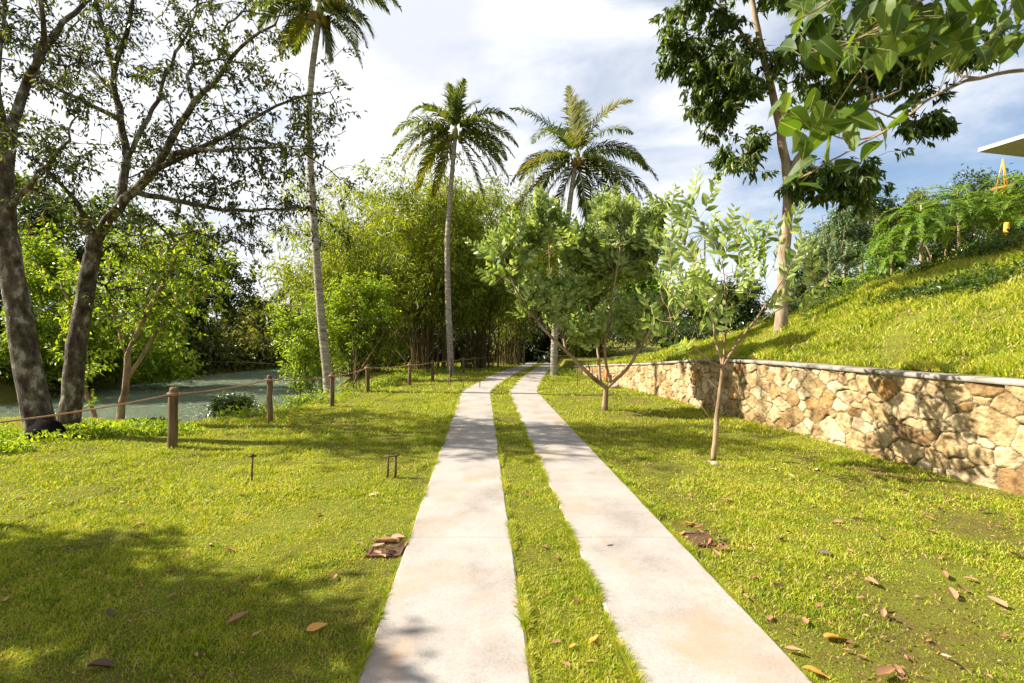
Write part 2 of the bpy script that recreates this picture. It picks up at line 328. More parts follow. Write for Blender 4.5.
# path centre line: straight, then a kink at Y=15
def path_x(Y):
    Y = np.asarray(Y, float)
    x1 = .350-.0577*(Y-2.494)
    x2 = (.350-.0577*12.5)+.103*(Y-15)
    return np.where(Y < 15, x1, x2)
PW = 1.103
def gnoise(X, Y):
    return (np.sin(X*1.3+Y*.7)+np.sin(X*.61-Y*1.13+2)+.5*np.sin(X*2.9+1)*np.sin(Y*2.3))*.012
WALLP = np.array([[2.9,24.0],[3.25,20.5],[3.6,17.4],[3.9,14.3],[4.3,11.8],[4.62,10.2],[4.88,8.6],[5.05,7.4],[5.25,6.4],[5.47,5.4],[5.75,4.2],[6.1,2.6],[6.3,.5],[6.4,-4]])
WALLT = np.array([.20,.46,.68,.90,1.12,1.19,1.2,1.2,1.2,1.2,1.2,1.2,1.2,1.2])
def wall_x(Y): return np.interp(Y, WALLP[::-1, 1], WALLP[::-1, 0])
def wall_t(Y): return np.interp(Y, np.r_[WALLP[::-1, 1], 27], np.r_[WALLT[::-1], 0.0])
def ground(X, Y):
    X = np.asarray(X, float); Y = np.asarray(Y, float)
    s = river_sd(X, Y)
    z = Zg(Y)-1.7*sstep(s/2.4)
    amp = sstep((np.abs(X-path_x(Y))-PW)/2)
    far = sstep((-s)/8)*np.where((X < -12) | (Y > 62), 1, 0)*1.2
    return z+gnoise(X, Y)*amp+far
def hill(X, Y):
    X = np.asarray(X, float); Y = np.asarray(Y, float)
    d = np.maximum(X-wall_x(Y)-.25, 0)
    s = np.interp(Y, [-6, 14, 17, 20, 26, 40], [.375, .375, .29, .17, .07, .02])
    lim = np.interp(Y, [0, 14, 30], [8.6, 8.6, 9.5])
    q = d/lim
    prof = lim*np.where(q < .8, q, .8+.2*np.tanh((q-.8)/.2)*1.0)
    ease = 1-np.exp(-d/1.2)
    z = np.maximum(wall_t(Y), Zg(Y))+.01+s*prof*(.55+.45*ease)
    return z+(gnoise(X*1.4, Y*1.2)*2.2+(np.sin(X*.9+Y*.5)*np.sin(Y*.8-X*.3))*.10+np.sin(X*3.1+np.sin(Y*2))*np.sin(Y*2.7+np.sin(X*1.7))*.03)*sstep(d/2.5)
def gp(px, py):
    Y = 10.
    for _ in range(30): Y = FP*(CH-float(Zg(Y)))/(py-HZ)
    return np.array([(px-512)/FP*Y, Y, float(Zg(Y))])

# ------------------------------------------------------------------ setting
def axis(lo, hi, step, far, k=1.35):
    c = list(np.arange(lo, hi+1e-6, step)); a = hi; s = step
    while a < far: s *= k; a += s; c.append(a)
    a = lo; s = step
    while a > -far: s *= k; a -= s; c.insert(0, a)
    return np.array(c)
xs = axis(-24, 14, .3, 500); ys = axis(-2, 60, .3, 700)
X, Y = np.meshgrid(xs, ys, indexing='ij'); Z = ground(X, Y)
g = Geo(); g.grid(np.stack([X, Y, Z], -1))
tag(mesh('ground', g, M['soil']), 'flat lawn ground running down to the river bank', None, kind='structure')
g = Geo(); xx = np.array([-300, -60, -4, 60, 300.]); yy = np.array([5, 40, 90, 400.]); X, Y = np.meshgrid(xx, yy, indexing='ij')
g.grid(np.stack([X, Y, np.full_like(X, -.84)], -1)); tag(mesh('river', g, M['water']), 'green river water behind the trees', None, kind='structure')
# hillside
dd = np.concatenate([np.arange(.12, 14, .3), [15, 17, 20, 26, 40, 80]]); ys = np.concatenate([np.arange(-4, 45, .3), [50, 60, 80]])
D_, Y = np.meshgrid(dd, ys, indexing='ij'); X = wall_x(Y)+.14+D_; Z = hill(X, Y)
Z[0] = np.where(ys > 24.5, Z[0]-.4, Z[0]-.03)
g = Geo(); g.grid(np.stack([X, Y, Z], -1)); tag(mesh('hillside', g, M['soil']), 'grassy hillside rising behind the stone wall', None, kind='structure')
# driveway strips
for i, (a, b) in enumerate(((-PW, -.26), (.256, PW))):
    ysn = np.concatenate([np.arange(-5, 14.9, .12), [14.97, 15.03], np.arange(15.15, 56, .3)])
    c = path_x(ysn); w = .004*np.interp(ysn, np.arange(-6, 60, .37), rng.normal(size=len(np.arange(-6, 60, .37))))
    z = Zg(ysn)+.022
    e = .012
    prof = [(a, -.12), (a, z*0-.008), (a+e, 0), ((a+b)/2, .003), (b-e, 0), (b, -.008), (b, -.12)]
    G = np.stack([np.stack([c+p[0]+w*(1 if p[0] > 0 else -1), ysn, z+p[1]], -1) for p in prof])
    g = Geo(); g.grid(G[:, :, :].copy())
    o = mesh('concrete_path', g, M['concrete'], smooth=False)
    tag(o, ['left concrete wheel strip of the driveway', 'right concrete wheel strip of the driveway'][i], None, kind='structure')

# grass blades: one uncountable thing
def blades(n_target, ylo, yhi, zf, xlo, xhi, mask, w, h, G, dens=None):
    Y = rng.uniform(ylo, yhi, n_target); X = xlo(Y)+(xhi(Y)-xlo(Y))*rng.random(n_target)
    k = mask(X, Y); X = X[k]; Y = Y[k]; n = len(X)
    tuft = .75+.5*(np.sin(X*3.1+np.sin(Y*2.3)*2)*np.sin(Y*2.7+np.sin(X*1.9)*2))
    z = zf(X, Y); hh = h*rng.uniform(.35, 1.5, n)*np.clip(tuft, .4, 1.7); ww = w*rng.uniform(.6, 1.3, n)
    a = rng.uniform(0, 2*math.pi, n); lean = rng.uniform(.2, 1.3, n)*hh; la = rng.uniform(0, 2*math.pi, n)
    B = np.stack([X, Y, z-.004], -1); S = np.stack([np.cos(a), np.sin(a), a*0], -1)*ww[:, None]/2
    Tm = B+np.stack([np.cos(la)*lean*.35, np.sin(la)*lean*.35, hh*.6], -1)
    T = B+np.stack([np.cos(la)*lean, np.sin(la)*lean, hh], -1)
    V = np.stack([B-S, B+S, Tm+S*.8, T, Tm-S*.8], 1).reshape(-1, 3); i = np.arange(n)[:, None]*5
    G.add(V, [np.hstack([i, i+1, i+2, i+4]), np.hstack([i+4, i+2, i+3])])
def bare(X, Y):     # thinner turf in noisy patches
    v = np.sin(X*2.1+1.3*np.sin(Y*1.1))*np.sin(Y*1.7+1.1*np.sin(X*1.6))+.5*np.sin(X*5.3)*np.sin(Y*4.7)
    return rng.random(len(X)) < np.clip(1.05-.85*np.maximum(v+.1, 0)*np.where(X > 1.4, 1.2, .6), .12, 1)
def lawn_ok(X, Y):
    c = path_x(Y); u = X-c; on = ((u > -PW-.002) & (u < -.25)) | ((u > .246) & (u < PW+.002))
    on &= ~(rng.random(len(X)) < .0)
    return (~on) & (river_sd(X, Y) < .3) & (X < wall_x(Y)-.03) & bare(X, Y)
G = Geo(); xl = lambda Y: -1.25*Y-.5; xr = lambda Y: np.minimum(1.2*Y+.5, wall_x(Y))
for n, y0, y1, w, h in ((150000, 1.9, 3.2, .0056, .027), (190000, 3.2, 5.0, .0075, .031), (190000, 5.0, 8.5, .011, .036), (110000, 8.5, 14, .016, .05), (70000, 14, 24, .03, .06), (30000, 24, 42, .05, .08)):
    blades(n, y0, y1, ground, xl, xr, lawn_ok, w, h, G)
for off, sg in ((-PW, -1), (-.26, 1), (.256, -1), (PW, 1)):
    for n, y0, y1, w, h in ((9000, 1.9, 4.5, .0048, .05), (9000, 4.5, 9, .008, .055), (6000, 9, 20, .014, .06)):
        th = rng.random(n)
        blades(n, y0, y1, ground, lambda Y: path_x(Y)+off+sg*.004-.016*(sg < 0), lambda Y: path_x(Y)+off+sg*.004+.016*(sg > 0)+.002, lambda X, Y: np.sin(Y*7+off*9)+np.sin(Y*17.3+off)+.9 > rng.random(len(X))*1.6-.6, w, h, G)
tag(mesh('grass', G, M['grass'], smooth=False), 'short sunlit yellow green lawn grass on both sides of the path', 'grass', kind='stuff')
G = Geo(); hx0 = lambda Y: wall_x(Y)+.29; hx1 = lambda Y: np.minimum(wall_x(Y)+12, 1.2*Y+3)
hok = lambda X, Y: bare(X, Y)
for n, y0, y1, w, h in ((60000, 4, 9, .016, .09), (80000, 9, 15, .024, .12), (40000, 15, 26, .04, .15)):
    blades(n, y0, y1, hill, hx0, hx1, hok, w, h, G)
tag(mesh('hillside_grass', G, M['grass'], smooth=False), 'rough green grass growing on the slope above the stone wall', 'grass', kind='stuff')

# ------------------------------------------------------------------ leaves
def leaves(G, Pb, D, N, Ln, W, kind=0, curl=.15, fold=.18):
    n = len(Pb); D = unit(D); S = unit(np.cross(D, N)); N = np.cross(S, D)
    Ln = np.broadcast_to(np.asarray(Ln, float), (n,))[:, None]; W = np.broadcast_to(np.asarray(W, float), (n,))[:, None]
    if kind == 0:
        V = np.stack([Pb, Pb+D*Ln*.48+S*W*.5+N*W*fold, Pb+D*Ln-N*Ln*curl, Pb+D*Ln*.48-S*W*.5+N*W*fold], 1).reshape(-1, 3)
        G.add(V, [np.arange(n*4).reshape(-1, 4)]); return
    def mid(t): return Pb+D*Ln*t-N*Ln*curl*t*t
    if kind == 1:
        m0, m3, m6, m1 = mid(0), mid(.3), mid(.68), mid(1.)
        l3 = m3+S*W*.5+N*W*fold; r3 = m3-S*W*.5+N*W*fold; l6 = m6+S*W*.36+N*W*fold*.7; r6 = m6-S*W*.36+N*W*fold*.7
        V = np.stack([m0, m3, m6, m1, l3, l6, r3, r6], 1).reshape(-1, 3); i = np.arange(n)[:, None]*8
        G.add(V, [np.hstack([i, i+1, i+4]), np.hstack([i, i+6, i+1]), np.hstack([i+4, i+1, i+2, i+5]), np.hstack([i+1, i+6, i+7, i+2]),
                  np.hstack([i+5, i+2, i+3]), np.hstack([i+2, i+7, i+3])]); return
    ts = [0, .06, .18, .34, .52, .7, .85, .94, 1.]; ws = [.0, .30, .46, .5, .46, .35, .2, .08, 0]
    rows = []
    for t, w in zip(ts, ws):
        m = mid(t); wav = N*W*.05*np.sin(t*11+Pb[:, :1]*50)
        e_ = min(w*.5, .022)
        rows += [m+S*W*w+N*W*fold*w*1.6+wav, m+S*W*e_, m, m-S*W*e_, m-S*W*w+N*W*fold*w*1.6-wav]
    V = np.stack(rows, 1).reshape(-1, 3); i = np.arange(n)[:, None]*45; F = []
    for k in range(8):
        for c in range(4): F.append(np.hstack([i+5*k+c, i+5*k+c+1, i+5*k+c+6, i+5*k+c+5]))
    G.add(V, F)
def rdir(n): return unit(rng.normal(size=(n, 3)))

# ------------------------------------------------------------------ branching
class Skel:
    def __init__(s): s.p = []; s.par = []; s.r = []; s.L = []
    def node(s, p, par, r=0.):
        s.p.append(np.asarray(p, float)); s.par.append(par); s.r.append(r)
        s.L.append(0 if par < 0 else s.L[par]+np.linalg.norm(s.p[-1]-s.p[par])); return len(s.p)-1
    def limb(s, pts, r0, r1, start=None, step=.25, wob=.03):
        pts = [np.asarray(q, float) for q in pts]
        if start is not None: pts = [s.p[start]]+pts
        P_ = np.array(pts); n = len(P_); seg = np.r_[0, np.cumsum(np.linalg.norm(np.diff(P_, axis=0), axis=1))]
        m = max(int(seg[-1]/step), 3); u = np.linspace(0, seg[-1], m+1)
        # catmull-rom like smoothing
        Q = np.stack([np.interp(u, seg, P_[:, k]) for k in range(3)], 1)
        for _ in range(2): Q[1:-1] = (Q[:-2]+2*Q[1:-1]+Q[2:])/4
        Q[1:-1] += rng.normal(size=Q[1:-1].shape)*wob*.5
        ids = []; par = -1 if start is None else start
        for i in range(m+1):
            if i == 0 and start is not None: ids.append(start); continue
            par = s.node(Q[i], par, r0+(r1-r0)*i/m); ids.append(par)
        return ids
    def near(s, q): return int(np.argmin(np.linalg.norm(np.array(s.p)-np.asarray(q), axis=1)))
    def grow(s, T, step=.35, bf=.3, jit=.06, first=0, up=.0):
        T = np.asarray(T); P0 = np.array(s.p)[first:]
        d0 = np.array([np.min(np.linalg.norm(P0-t, axis=1)) for t in T]); T = T[np.argsort(d0)]
        cap = len(s.p)+len(T)*14; A = np.zeros((cap, 3)); Ls = np.zeros(cap); n = len(s.p); A[:n] = s.p; Ls[:n] = s.L
        tips = []; dirs = []
        for t in T:
            c = np.linalg.norm(A[first:n]-t, axis=1); c = c+bf*Ls[first:n]; i = int(np.argmin(c))+first
            a = A[i]; d = np.linalg.norm(t-a); m = min(max(int(d/step), 2), 12); par = i
            side = rng.normal(size=3)*jit*d; bend = np.array([0, 0, up*d])+side
            for k in range(1, m+1):
                f = k/m; q = a+(t-a)*f+bend*math.sin(math.pi*f)+rng.normal(size=3)*jit*step*.5*(k < m)
                par = s.node(q, par); A[n] = q; Ls[n] = s.L[par]; n += 1
            tips.append(par); dirs.append(s.p[par]-s.p[s.par[par]])
        return np.array([s.p[k] for k in tips]), unit(np.array(dirs))
    def radii(s, tip=.006, ex=2.4):
        n = len(s.p); acc = np.zeros(n); ch = [[] for _ in range(n)]
        for i in range(n-1, -1, -1):
            if not acc[i]: acc[i] = tip**ex
            if s.par[i] >= 0: acc[s.par[i]] += acc[i]; ch[s.par[i]].append(i)
        rr = acc**(1/ex); rr = np.where(np.array(s.r) > 0, np.array(s.r), rr)
        for i in range(n):
            if s.par[i] >= 0: rr[i] = min(rr[i], rr[s.par[i]])
        return rr, ch
    def build(s, G, tip=.006, lim=0., sides=8, scale=1, G2=None, split=None):
        rr, ch = s.radii(tip); rr = rr*scale
        st = [i for i in range(len(s.p)) if s.par[i] < 0]
        while st:
            i = st.pop(); chain = [i] if s.par[i] < 0 else [s.par[i], i]; rad = [rr[c] for c in chain]
            if len(chain) > 1: rad[0] = min(rad[0], rr[i]*1.25)
            j = i
            while ch[j]:
                c = sorted(ch[j], key=lambda k: -rr[k]); st += c[1:]; j = c[0]; chain.append(j); rad.append(rr[j])
            if len(chain) < 2: continue
            mx = max(rad)
            tgt = G if (G2 is None or mx >= split) else G2
            tgt.tube([s.p[c] for c in chain], rad, sides if mx > .05 else (5 if mx > .015 else 3), cap=mx > .03)
def ell(c, r, n, nsub=10, spread=.33, hollow=.55):
    c = np.asarray(c, float); r = np.asarray(r, float)
    sc = c+unit(rng.normal(size=(nsub, 3)))*r*(rng.uniform(hollow, 1, nsub)[:, None])*.82
    k = rng.integers(0, nsub, n)
    return sc[k]+rng.normal(size=(n, 3))*r*spread*.55
def put_leaves(G, tips, dirs, per, Ln, W, tw=.35, droop=.35, kind=0, spread=.8, up=.7, curl=.15, fold=.18, jit=.05):
    n = len(tips)*per; i = np.repeat(np.arange(len(tips)), per)
    u = rng.random(n)[:, None]; Pb = tips[i]-dirs[i]*u*tw+rng.normal(size=(n, 3))*jit
    D = dirs[i]*.6+rdir(n)*spread; D[:, 2] -= droop
    N = rdir(n)*(1-up)+np.array([0, 0, up])
    leaves(G, Pb, D, N, Ln*rng.uniform(.65, 1.25, n), W*rng.uniform(.7, 1.2, n), kind, curl, fold)
def crown_tree(name, label, cat, base, top, r0, clumps, nT, per, Ln, W, leaf, bark, group=None, kind=0, trunk_pts=None, droop=.35, nsub=10, tip=.008, step=.5, up=.7, spread=.8, jit=.12, tw=.5, bf=.25, stems=1):
    base = np.asarray(base, float); t = thing(name, label, cat, base, group); sk = Skel()
    for k in range(stems):
        off = np.array([rng.normal()*.15, rng.normal()*.15, 0])*(k > 0)
        tp = (trunk_pts if trunk_pts is not None else [base*.5+np.asarray(top)*.5+rng.normal(size=3)*.08, np.asarray(top, float)])
        tp = [np.asarray(q)+(rng.normal(size=3)*.35 if k else 0) for q in tp]
        sk.limb([base+off-np.array([0, 0, .1])]+tp, r0, r0*.5, step=.4, wob=.03)
    first = max(len(sk.p)//3, 0) if stems == 1 else 0
    V = sum(c[3]*c[4]*c[5] for c in clumps)**(1)
    T = np.vstack([ell(c[:3], c[3:6], max(int(nT*c[3]*c[4]*c[5]/V), 4), nsub) for c in clumps])
    T = T[T[:, 2] > base[2]+.1]
    tips, dirs = sk.grow(T, step=step, bf=bf, first=first)
    gt = Geo(); gb = Geo(); sk.build(gt, tip=tip, G2=gb, split=r0*.6)
    mesh('trunk', gt, M[bark], t)
    if gb.V: mesh('branches', gb, M[bark], t)
    gl = Geo(); put_leaves(gl, tips, dirs, per, Ln, W, tw=tw, droop=droop, kind=kind, up=up, spread=spread, jit=jit)
    mesh('crown', gl, M[leaf], t, smooth=False)
    return t

# ------------------------------------------------------------------ the stone wall
def stone_wall():
    yy = WALLP[:, 1]; k = yy <= 24
    ysn = np.linspace(24, -4, 600); px_ = wall_x(ysn)
    for _ in range(30): px_[1:-1] = (px_[:-2]+2*px_[1:-1]+px_[2:])/4
    pts = np.stack([px_, ysn], 1); s = np.r_[0, np.cumsum(np.hypot(*np.diff(pts, axis=0).T))]
    S = s[-1]
    # columns: fine near the camera
    cs = []; a = 0
    while a < S:
        cs.append(a); yv = np.interp(a, s, ysn); a += .034 if yv > 14 else (.02 if yv > 9 else (.0135 if yv > 3.8 else .05))
    cs = np.array(cs); X0 = np.interp(cs, s, px_); Y0 = np.interp(cs, s, ysn)
    T = np.gradient(np.stack([X0, Y0], 1), axis=0); T = T/np.linalg.norm(T, axis=1, keepdims=True)
    Nn = np.stack([T[:, 1], -T[:, 0]], 1); Nn *= np.where(Nn[:, :1] > 0, -1, 1)
    zt = wall_t(Y0)-.055; nz_ = 92; vz = np.linspace(0, 1, nz_)
    Zz = -.15+(zt+.15)[:, None]*vz[None]; Ss = np.repeat(cs[:, None], nz_, 1)
    # seeds
    seeds = []
    sx = 0
    r2 = np.random.default_rng(5)
    for tries in range(9000):
        q = np.array([r2.uniform(-.2, S+.2), r2.uniform(-.2, 1.3)]); rad = r2.choice([.06, .10, .14, .18], p=[.22, .30, .28, .20])
        ok = True
        for o in seeds[-0:]:
            if abs(o[0]-q[0]) < .8 and math.hypot((o[0]-q[0])/1.3, o[1]-q[1]) < (o[2]+rad)*.80: ok = False; break
        if ok: seeds.append((q[0], q[1], rad))
    seeds = np.array(seeds); ns = len(seeds)
    ang = r2.normal(size=ns)*.35; asp = r2.uniform(1.0, 1.75, ns)
    Xq = Ss+.010*np.sin(Zz*17+Ss*5)+.007*np.sin(Ss*41+Zz*21); Zq = Zz+.010*np.sin(Ss*13+Zz*7)+.006*np.sin(Ss*47-Zz*33)
    d1 = np.full(Xq.shape, 9.); d2 = d1.copy(); id1 = np.zeros(Xq.shape, int)
    for j in range(ns):
        c0, c1 = np.searchsorted(cs, [seeds[j, 0]-.75, seeds[j, 0]+.75])
        if c1 <= c0: continue
        dx = Xq[c0:c1]-seeds[j, 0]; dz = Zq[c0:c1]-seeds[j, 1]; ca, sa = math.cos(ang[j]), math.sin(ang[j])
        u = (dx*ca+dz*sa)/asp[j]; v = (-dx*sa+dz*ca)
        dist = (u*u+v*v)/(2*seeds[j, 2])-seeds[j, 2]*.5
        A, B, I = d1[c0:c1], d2[c0:c1], id1[c0:c1]
        b = dist < A
        B[:] = np.where(b, A, np.minimum(B, dist)); I[b] = j; A[:] = np.where(b, dist, A)
    e = d2-d1
    tx = r2.normal(size=ns)*.12; tz = r2.normal(size=ns)*.12; ho = r2.uniform(.0, .03, ns); rc = r2.random(ns)
    body = sstep((e-.006)/.022)
    disp = body*(.017+.45*ho[id1]+np.clip(tx[id1]*(Xq-seeds[id1, 0])+tz[id1]*(Zq-seeds[id1, 1]), -.014, .016))
    rough = (np.sin(Ss*31+3*np.sin(Zz*19))*np.sin(Zz*37+2*np.sin(Ss*23)))*.003
    disp += rough*body
    base = np.stack([X0, Y0], 1)
    XY = base[:, None]+Nn[:, None]*disp[..., None]+Nn[:, None]*.0
    V = np.concatenate([XY, Zz[..., None]], -1)
    t = thing('stone_wall', 'low curved retaining wall of cream rubble stone with a concrete coping', 'wall', (4.6, 10.2, 0))
    g = Geo(); g.grid(V)
    col = np.stack([rc[id1], 1-sstep((e-.006)/.013), np.zeros_like(e), np.ones_like(e)], -1).reshape(-1, 4)
    o = mesh('stone_face', g, M['stone'], t, attr=col)
    # core behind + end
    g = Geo(); idx = np.arange(0, len(cs), 6); b = base[idx]; n = Nn[idx]; z = zt[idx]
    rows = [np.c_[b-n*.02, -.2+z*0], np.c_[b-n*.02, z-.01], np.c_[b-n*.34, z-.01], np.c_[b-n*.34, -.2+z*0]]
    g.grid(np.stack(rows, 0)); mesh('core', g, M['stone_bit'], t)
    g = Geo(); z = wall_t(Y0[idx]); jw = rng.normal(size=len(idx))*.0025
    of = [(.055, -.052), (.062, -.035), (.06, -.006), (.05, 0), (-.10, .003), (-.27, 0), (-.285, -.01), (-.285, -.052), (.055, -.052)]
    g.grid(np.stack([np.c_[b+n*(a+jw[:, None]), z+c+jw*.5] for a, c in of], 0)); mesh('coping', g, M['cap'], t)
stone_wall()

# ------------------------------------------------------------------ rope fence
def rope_fence():
    t = thing('rope_fence', 'low riverside fence of round wooden posts strung with a thin rope', 'fence', tuple(gp(172, 448)))
    spec = [(172,448,.90,.066),(270,423.5,.90,.052),(332,406,.80,.055),(368,392.5,.80,.055),(409.5,385,.74,.055),(432.6,381.3,.76,.055),(450.5,377.5,.78,.055),
            (463.6,373.6,.72,.05),(475.3,371,.72,.05),(485,369,.74,.05),(492.8,367.8,.72,.05),(498.5,366.8,.74,.05),(503.8,366,.74,.05)]
    tops = [np.array([-5.45, 4.7, .78])]
    for i, (a, b, h, r) in enumerate([(None,)*2+(.9, .075)]+spec):
        q = np.array([-5.5, 4.62, 0]) if a is None else gp(a, b)
        q[2] = float(ground(q[0], q[1])); lean = rng.normal(size=2)*.02*h
        if a == 172: lean = np.array([.03, 0])
        g = Geo(); zs = np.array([-.15, .0, .08, .3, .55, .8, .97, 1.0])*h
        pts = np.stack([q[0]+lean[0]*zs/h+rng.normal(size=8)*.004, q[1]+lean[1]*zs/h+rng.normal(size=8)*.004, q[2]+zs], 1)
        rr = r*np.array([1.08, 1.06, 1.03, 1, .97, .98, .95, .84])*rng.uniform(.97, 1.03, 8)
        g.tube(pts, rr, 12); mesh('post', g, M['post_wood'], t)
        if a is not None: tops.append(pts[-2]+np.array([-r*.2, -r*1.05, -.07*h]))
        else: tops[0] = pts[-2]+np.array([0, -r, -.07*h])
    g = Geo()
    rp = []
    for a, b in zip(tops[:-1], tops[1:]):
        L_ = np.linalg.norm(b-a)
        for f in np.linspace(0, 1, 12, endpoint=False): rp.append(a+(b-a)*f-np.array([0, 0, .05*L_/3*4*f*(1-f)]))
    rp.append(tops[-1]); g.tube(rp, .011, 6); 
    for q in tops[:6]:
        a = np.linspace(0, 2*math.pi, 14); c = q+np.array([0, .075 if q is tops[1] else .06, 0])
        for dz in (-.012, .012): g.tube(np.stack([c[0]+np.cos(a)*.078, c[1]+np.sin(a)*.078, c[2]+dz+0*a], 1), .009, 5)
    mesh('rope', g, M['rope'], t)
rope_fence()

# ------------------------------------------------------------------ palms
def frond(G, Gr, base, d0, length, droop, ll=.62, n=66, lw=.045, hang=.7, side0=None, curve=None):
    """one feather frond: rachis curving under its weight and two rows of leaflets"""
    d = unit(np.asarray(d0, float)); p = np.array(base, float); m = 18; pts = [p.copy()]; seg = length/m; dirs = [d]
    for k in range(m):
        w = droop*(k/m)**1.1*.20+droop*.03
        d = unit(d+np.array([0, 0, -w])+(curve if curve is not None else 0)*.03); p = p+d*seg; pts.append(p.copy()); dirs.append(d)
    pts = np.array(pts); dirs = np.array(dirs)
    Gr.tube(pts, np.linspace(.035, .006, m+1)*length/4, 5)
    u = np.linspace(.06, .995, n)*m; k = np.minimum(u.astype(int), m-1); f = (u-k)[:, None]
    B = pts[k]*(1-f)+pts[k+1]*f; T = unit(dirs[k]*(1-f)+dirs[k+1]*f)
    up = np.array([0, 0, 1.]); S = unit(np.cross(T, up)+1e-4*np.array([1, 0, 0])); N = np.cross(S, T)
    x = u/m; Ls = ll*np.sin(np.clip(x*.95+.12, 0, 1)*math.pi)**.55*(1-.35*x)
    for sg in (-1, 1):
        j = rng.normal(size=(n, 3))*.10
        D1 = unit(S*sg*.85+T*(.5+.5*x[:, None])+N*.22+j); D2 = unit(D1*.75+np.array([0, 0, -1.])*hang*rng.uniform(.6, 1.3, n)[:, None]+j)
        L1 = (Ls*rng.uniform(.8, 1.1, n))[:, None]; Wv = unit(np.cross(D1, N))*lw*.5
        A0 = B; A1 = B+D1*L1*.45; A2 = A1+D2*L1*.6
        V = np.stack([A0-Wv*.6, A0+Wv*.6, A1+Wv, A2, A1-Wv], 1).reshape(-1, 3); i = np.arange(n)[:, None]*5
        G.add(V, [np.hstack([i, i+1, i+2, i+4]), np.hstack([i+4, i+2, i+3])])
def palm(label, trunk, r0, crown, fr, group, lengthscale=1., nuts=9, extra=10, dead=()):
    Yc = crown[1]; t = thing('coconut_palm', label, 'palm tree', trunk[0], group); r0 = r0*.74
    P_ = np.array(trunk); seg = np.r_[0, np.cumsum(np.linalg.norm(np.diff(P_, axis=0), axis=1))]; m = int(seg[-1]/.10)
    u = np.linspace(0, seg[-1], m); Q = np.stack([np.interp(u, seg, P_[:, k]) for k in range(3)], 1)
    for _ in range(60): Q[1:-1] = (Q[:-2]+2*Q[1:-1]+Q[2:])/4
    rad = np.interp(u/seg[-1], [0, .03, .08, .5, 1], [r0*1.55, r0*1.25, r0*1.05, r0*.85, r0*.66])*(1+.035*((np.arange(m) % 2)*2-1))
    g = Geo(); g.tube(Q, rad, 12); mesh('trunk', g, M['palm_bark'], t)
    c = np.asarray(crown, float)
    g = Geo(); g.tube([c-[0, 0, .4], c-[0, 0, .15], c+[0, 0, .12], c+[0, 0, .4]], [r0*.7, r0*1.1, r0*.9, r0*.15], 10); mesh('crownshaft', g, M['rachis'], t)
    def one(ang, dep, ln, dr, mt, hang):
        ln = ln*(.95 if 55 < ang < 125 else 1.12); hang = hang*(.45 if 55 < ang < 125 else .85); dr = dr*.78
        d = np.array([math.cos(R(ang)), dep, math.sin(R(ang))]); gl = Geo(); gr = Geo()
        b = c+unit(d)*.10+np.array([0, 0, .03+.07*math.sin(R(ang))]); frond(gl, gr, b, d, ln*lengthscale, dr, hang=hang, ll=(.92 if mt != 'dead_frond' else .4)*lengthscale, lw=.064*lengthscale)
        o = mesh('frond', gl, M[mt], t, smooth=False)
        mesh('rachis', gr, M['rachis'] if mt != 'dead_frond' else M['dead_frond'], o)
    for f in fr: one(*f)
    for k in range(extra):
        a = rng.choice([rng.uniform(-25, 45), rng.uniform(135, 205)]); one(a, rng.uniform(-1.2, 1.2), rng.uniform(2.6, 3.6), rng.uniform(.8, 1.5), 'palm_leaf', .7)
    for a, dep, ln in dead[:0]: one(a, dep, ln, .9, 'dead_frond', 1.0)
    for k in range(nuts):
        a = rng.uniform(0, 2*math.pi); q = c+np.array([math.cos(a)*.25, math.sin(a)*.25, rng.uniform(-.42, -.15)])
        g = Geo(); z = np.linspace(-1, 1, 7); g.tube(np.stack([q[0]+0*z, q[1]+0*z, q[2]+z*.13], 1), np.sqrt(np.maximum(1-z*z, .02))*.11, 8); mesh('coconut', g, M['coconut'], t)
PG = 'coconut palms along the river side'
YL = 15.2
palm('tallest coconut palm with leaning slim trunk, its crown cut by the photo top', [P(330,392,YL)-[0,0,.3], P(327,372,YL), P(321,320,YL), P(316,250,YL), P(311,180,YL), P(308,110,YL), P(313,60,YL), P(319,20,YL)], .17, P(319,12,YL),
     [(200,.1,2.1,1.3,'palm_leaf_yellow',1.0),(172,-.2,2.3,1.2,'palm_leaf',.9),(15,.1,2.3,1.6,'palm_leaf',.9),(350,-.1,2.3,1.2,'palm_leaf',.9),(325,.1,2.4,.9,'palm_leaf',.8),(45,.2,2.8,1.4,'palm_leaf',.8),(5,-.5,2.2,1.2,'palm_leaf_yellow',.9),
      (70,0,2.6,.8,'palm_leaf',.7),(110,.2,2.6,.9,'palm_leaf',.7),(140,-.1,2.7,1.3,'palm_leaf',.8),(285,.2,1.5,.6,'palm_leaf',1)], PG, .80, extra=7, dead=[(262,.2,1.3)])
Y2 = 23.0
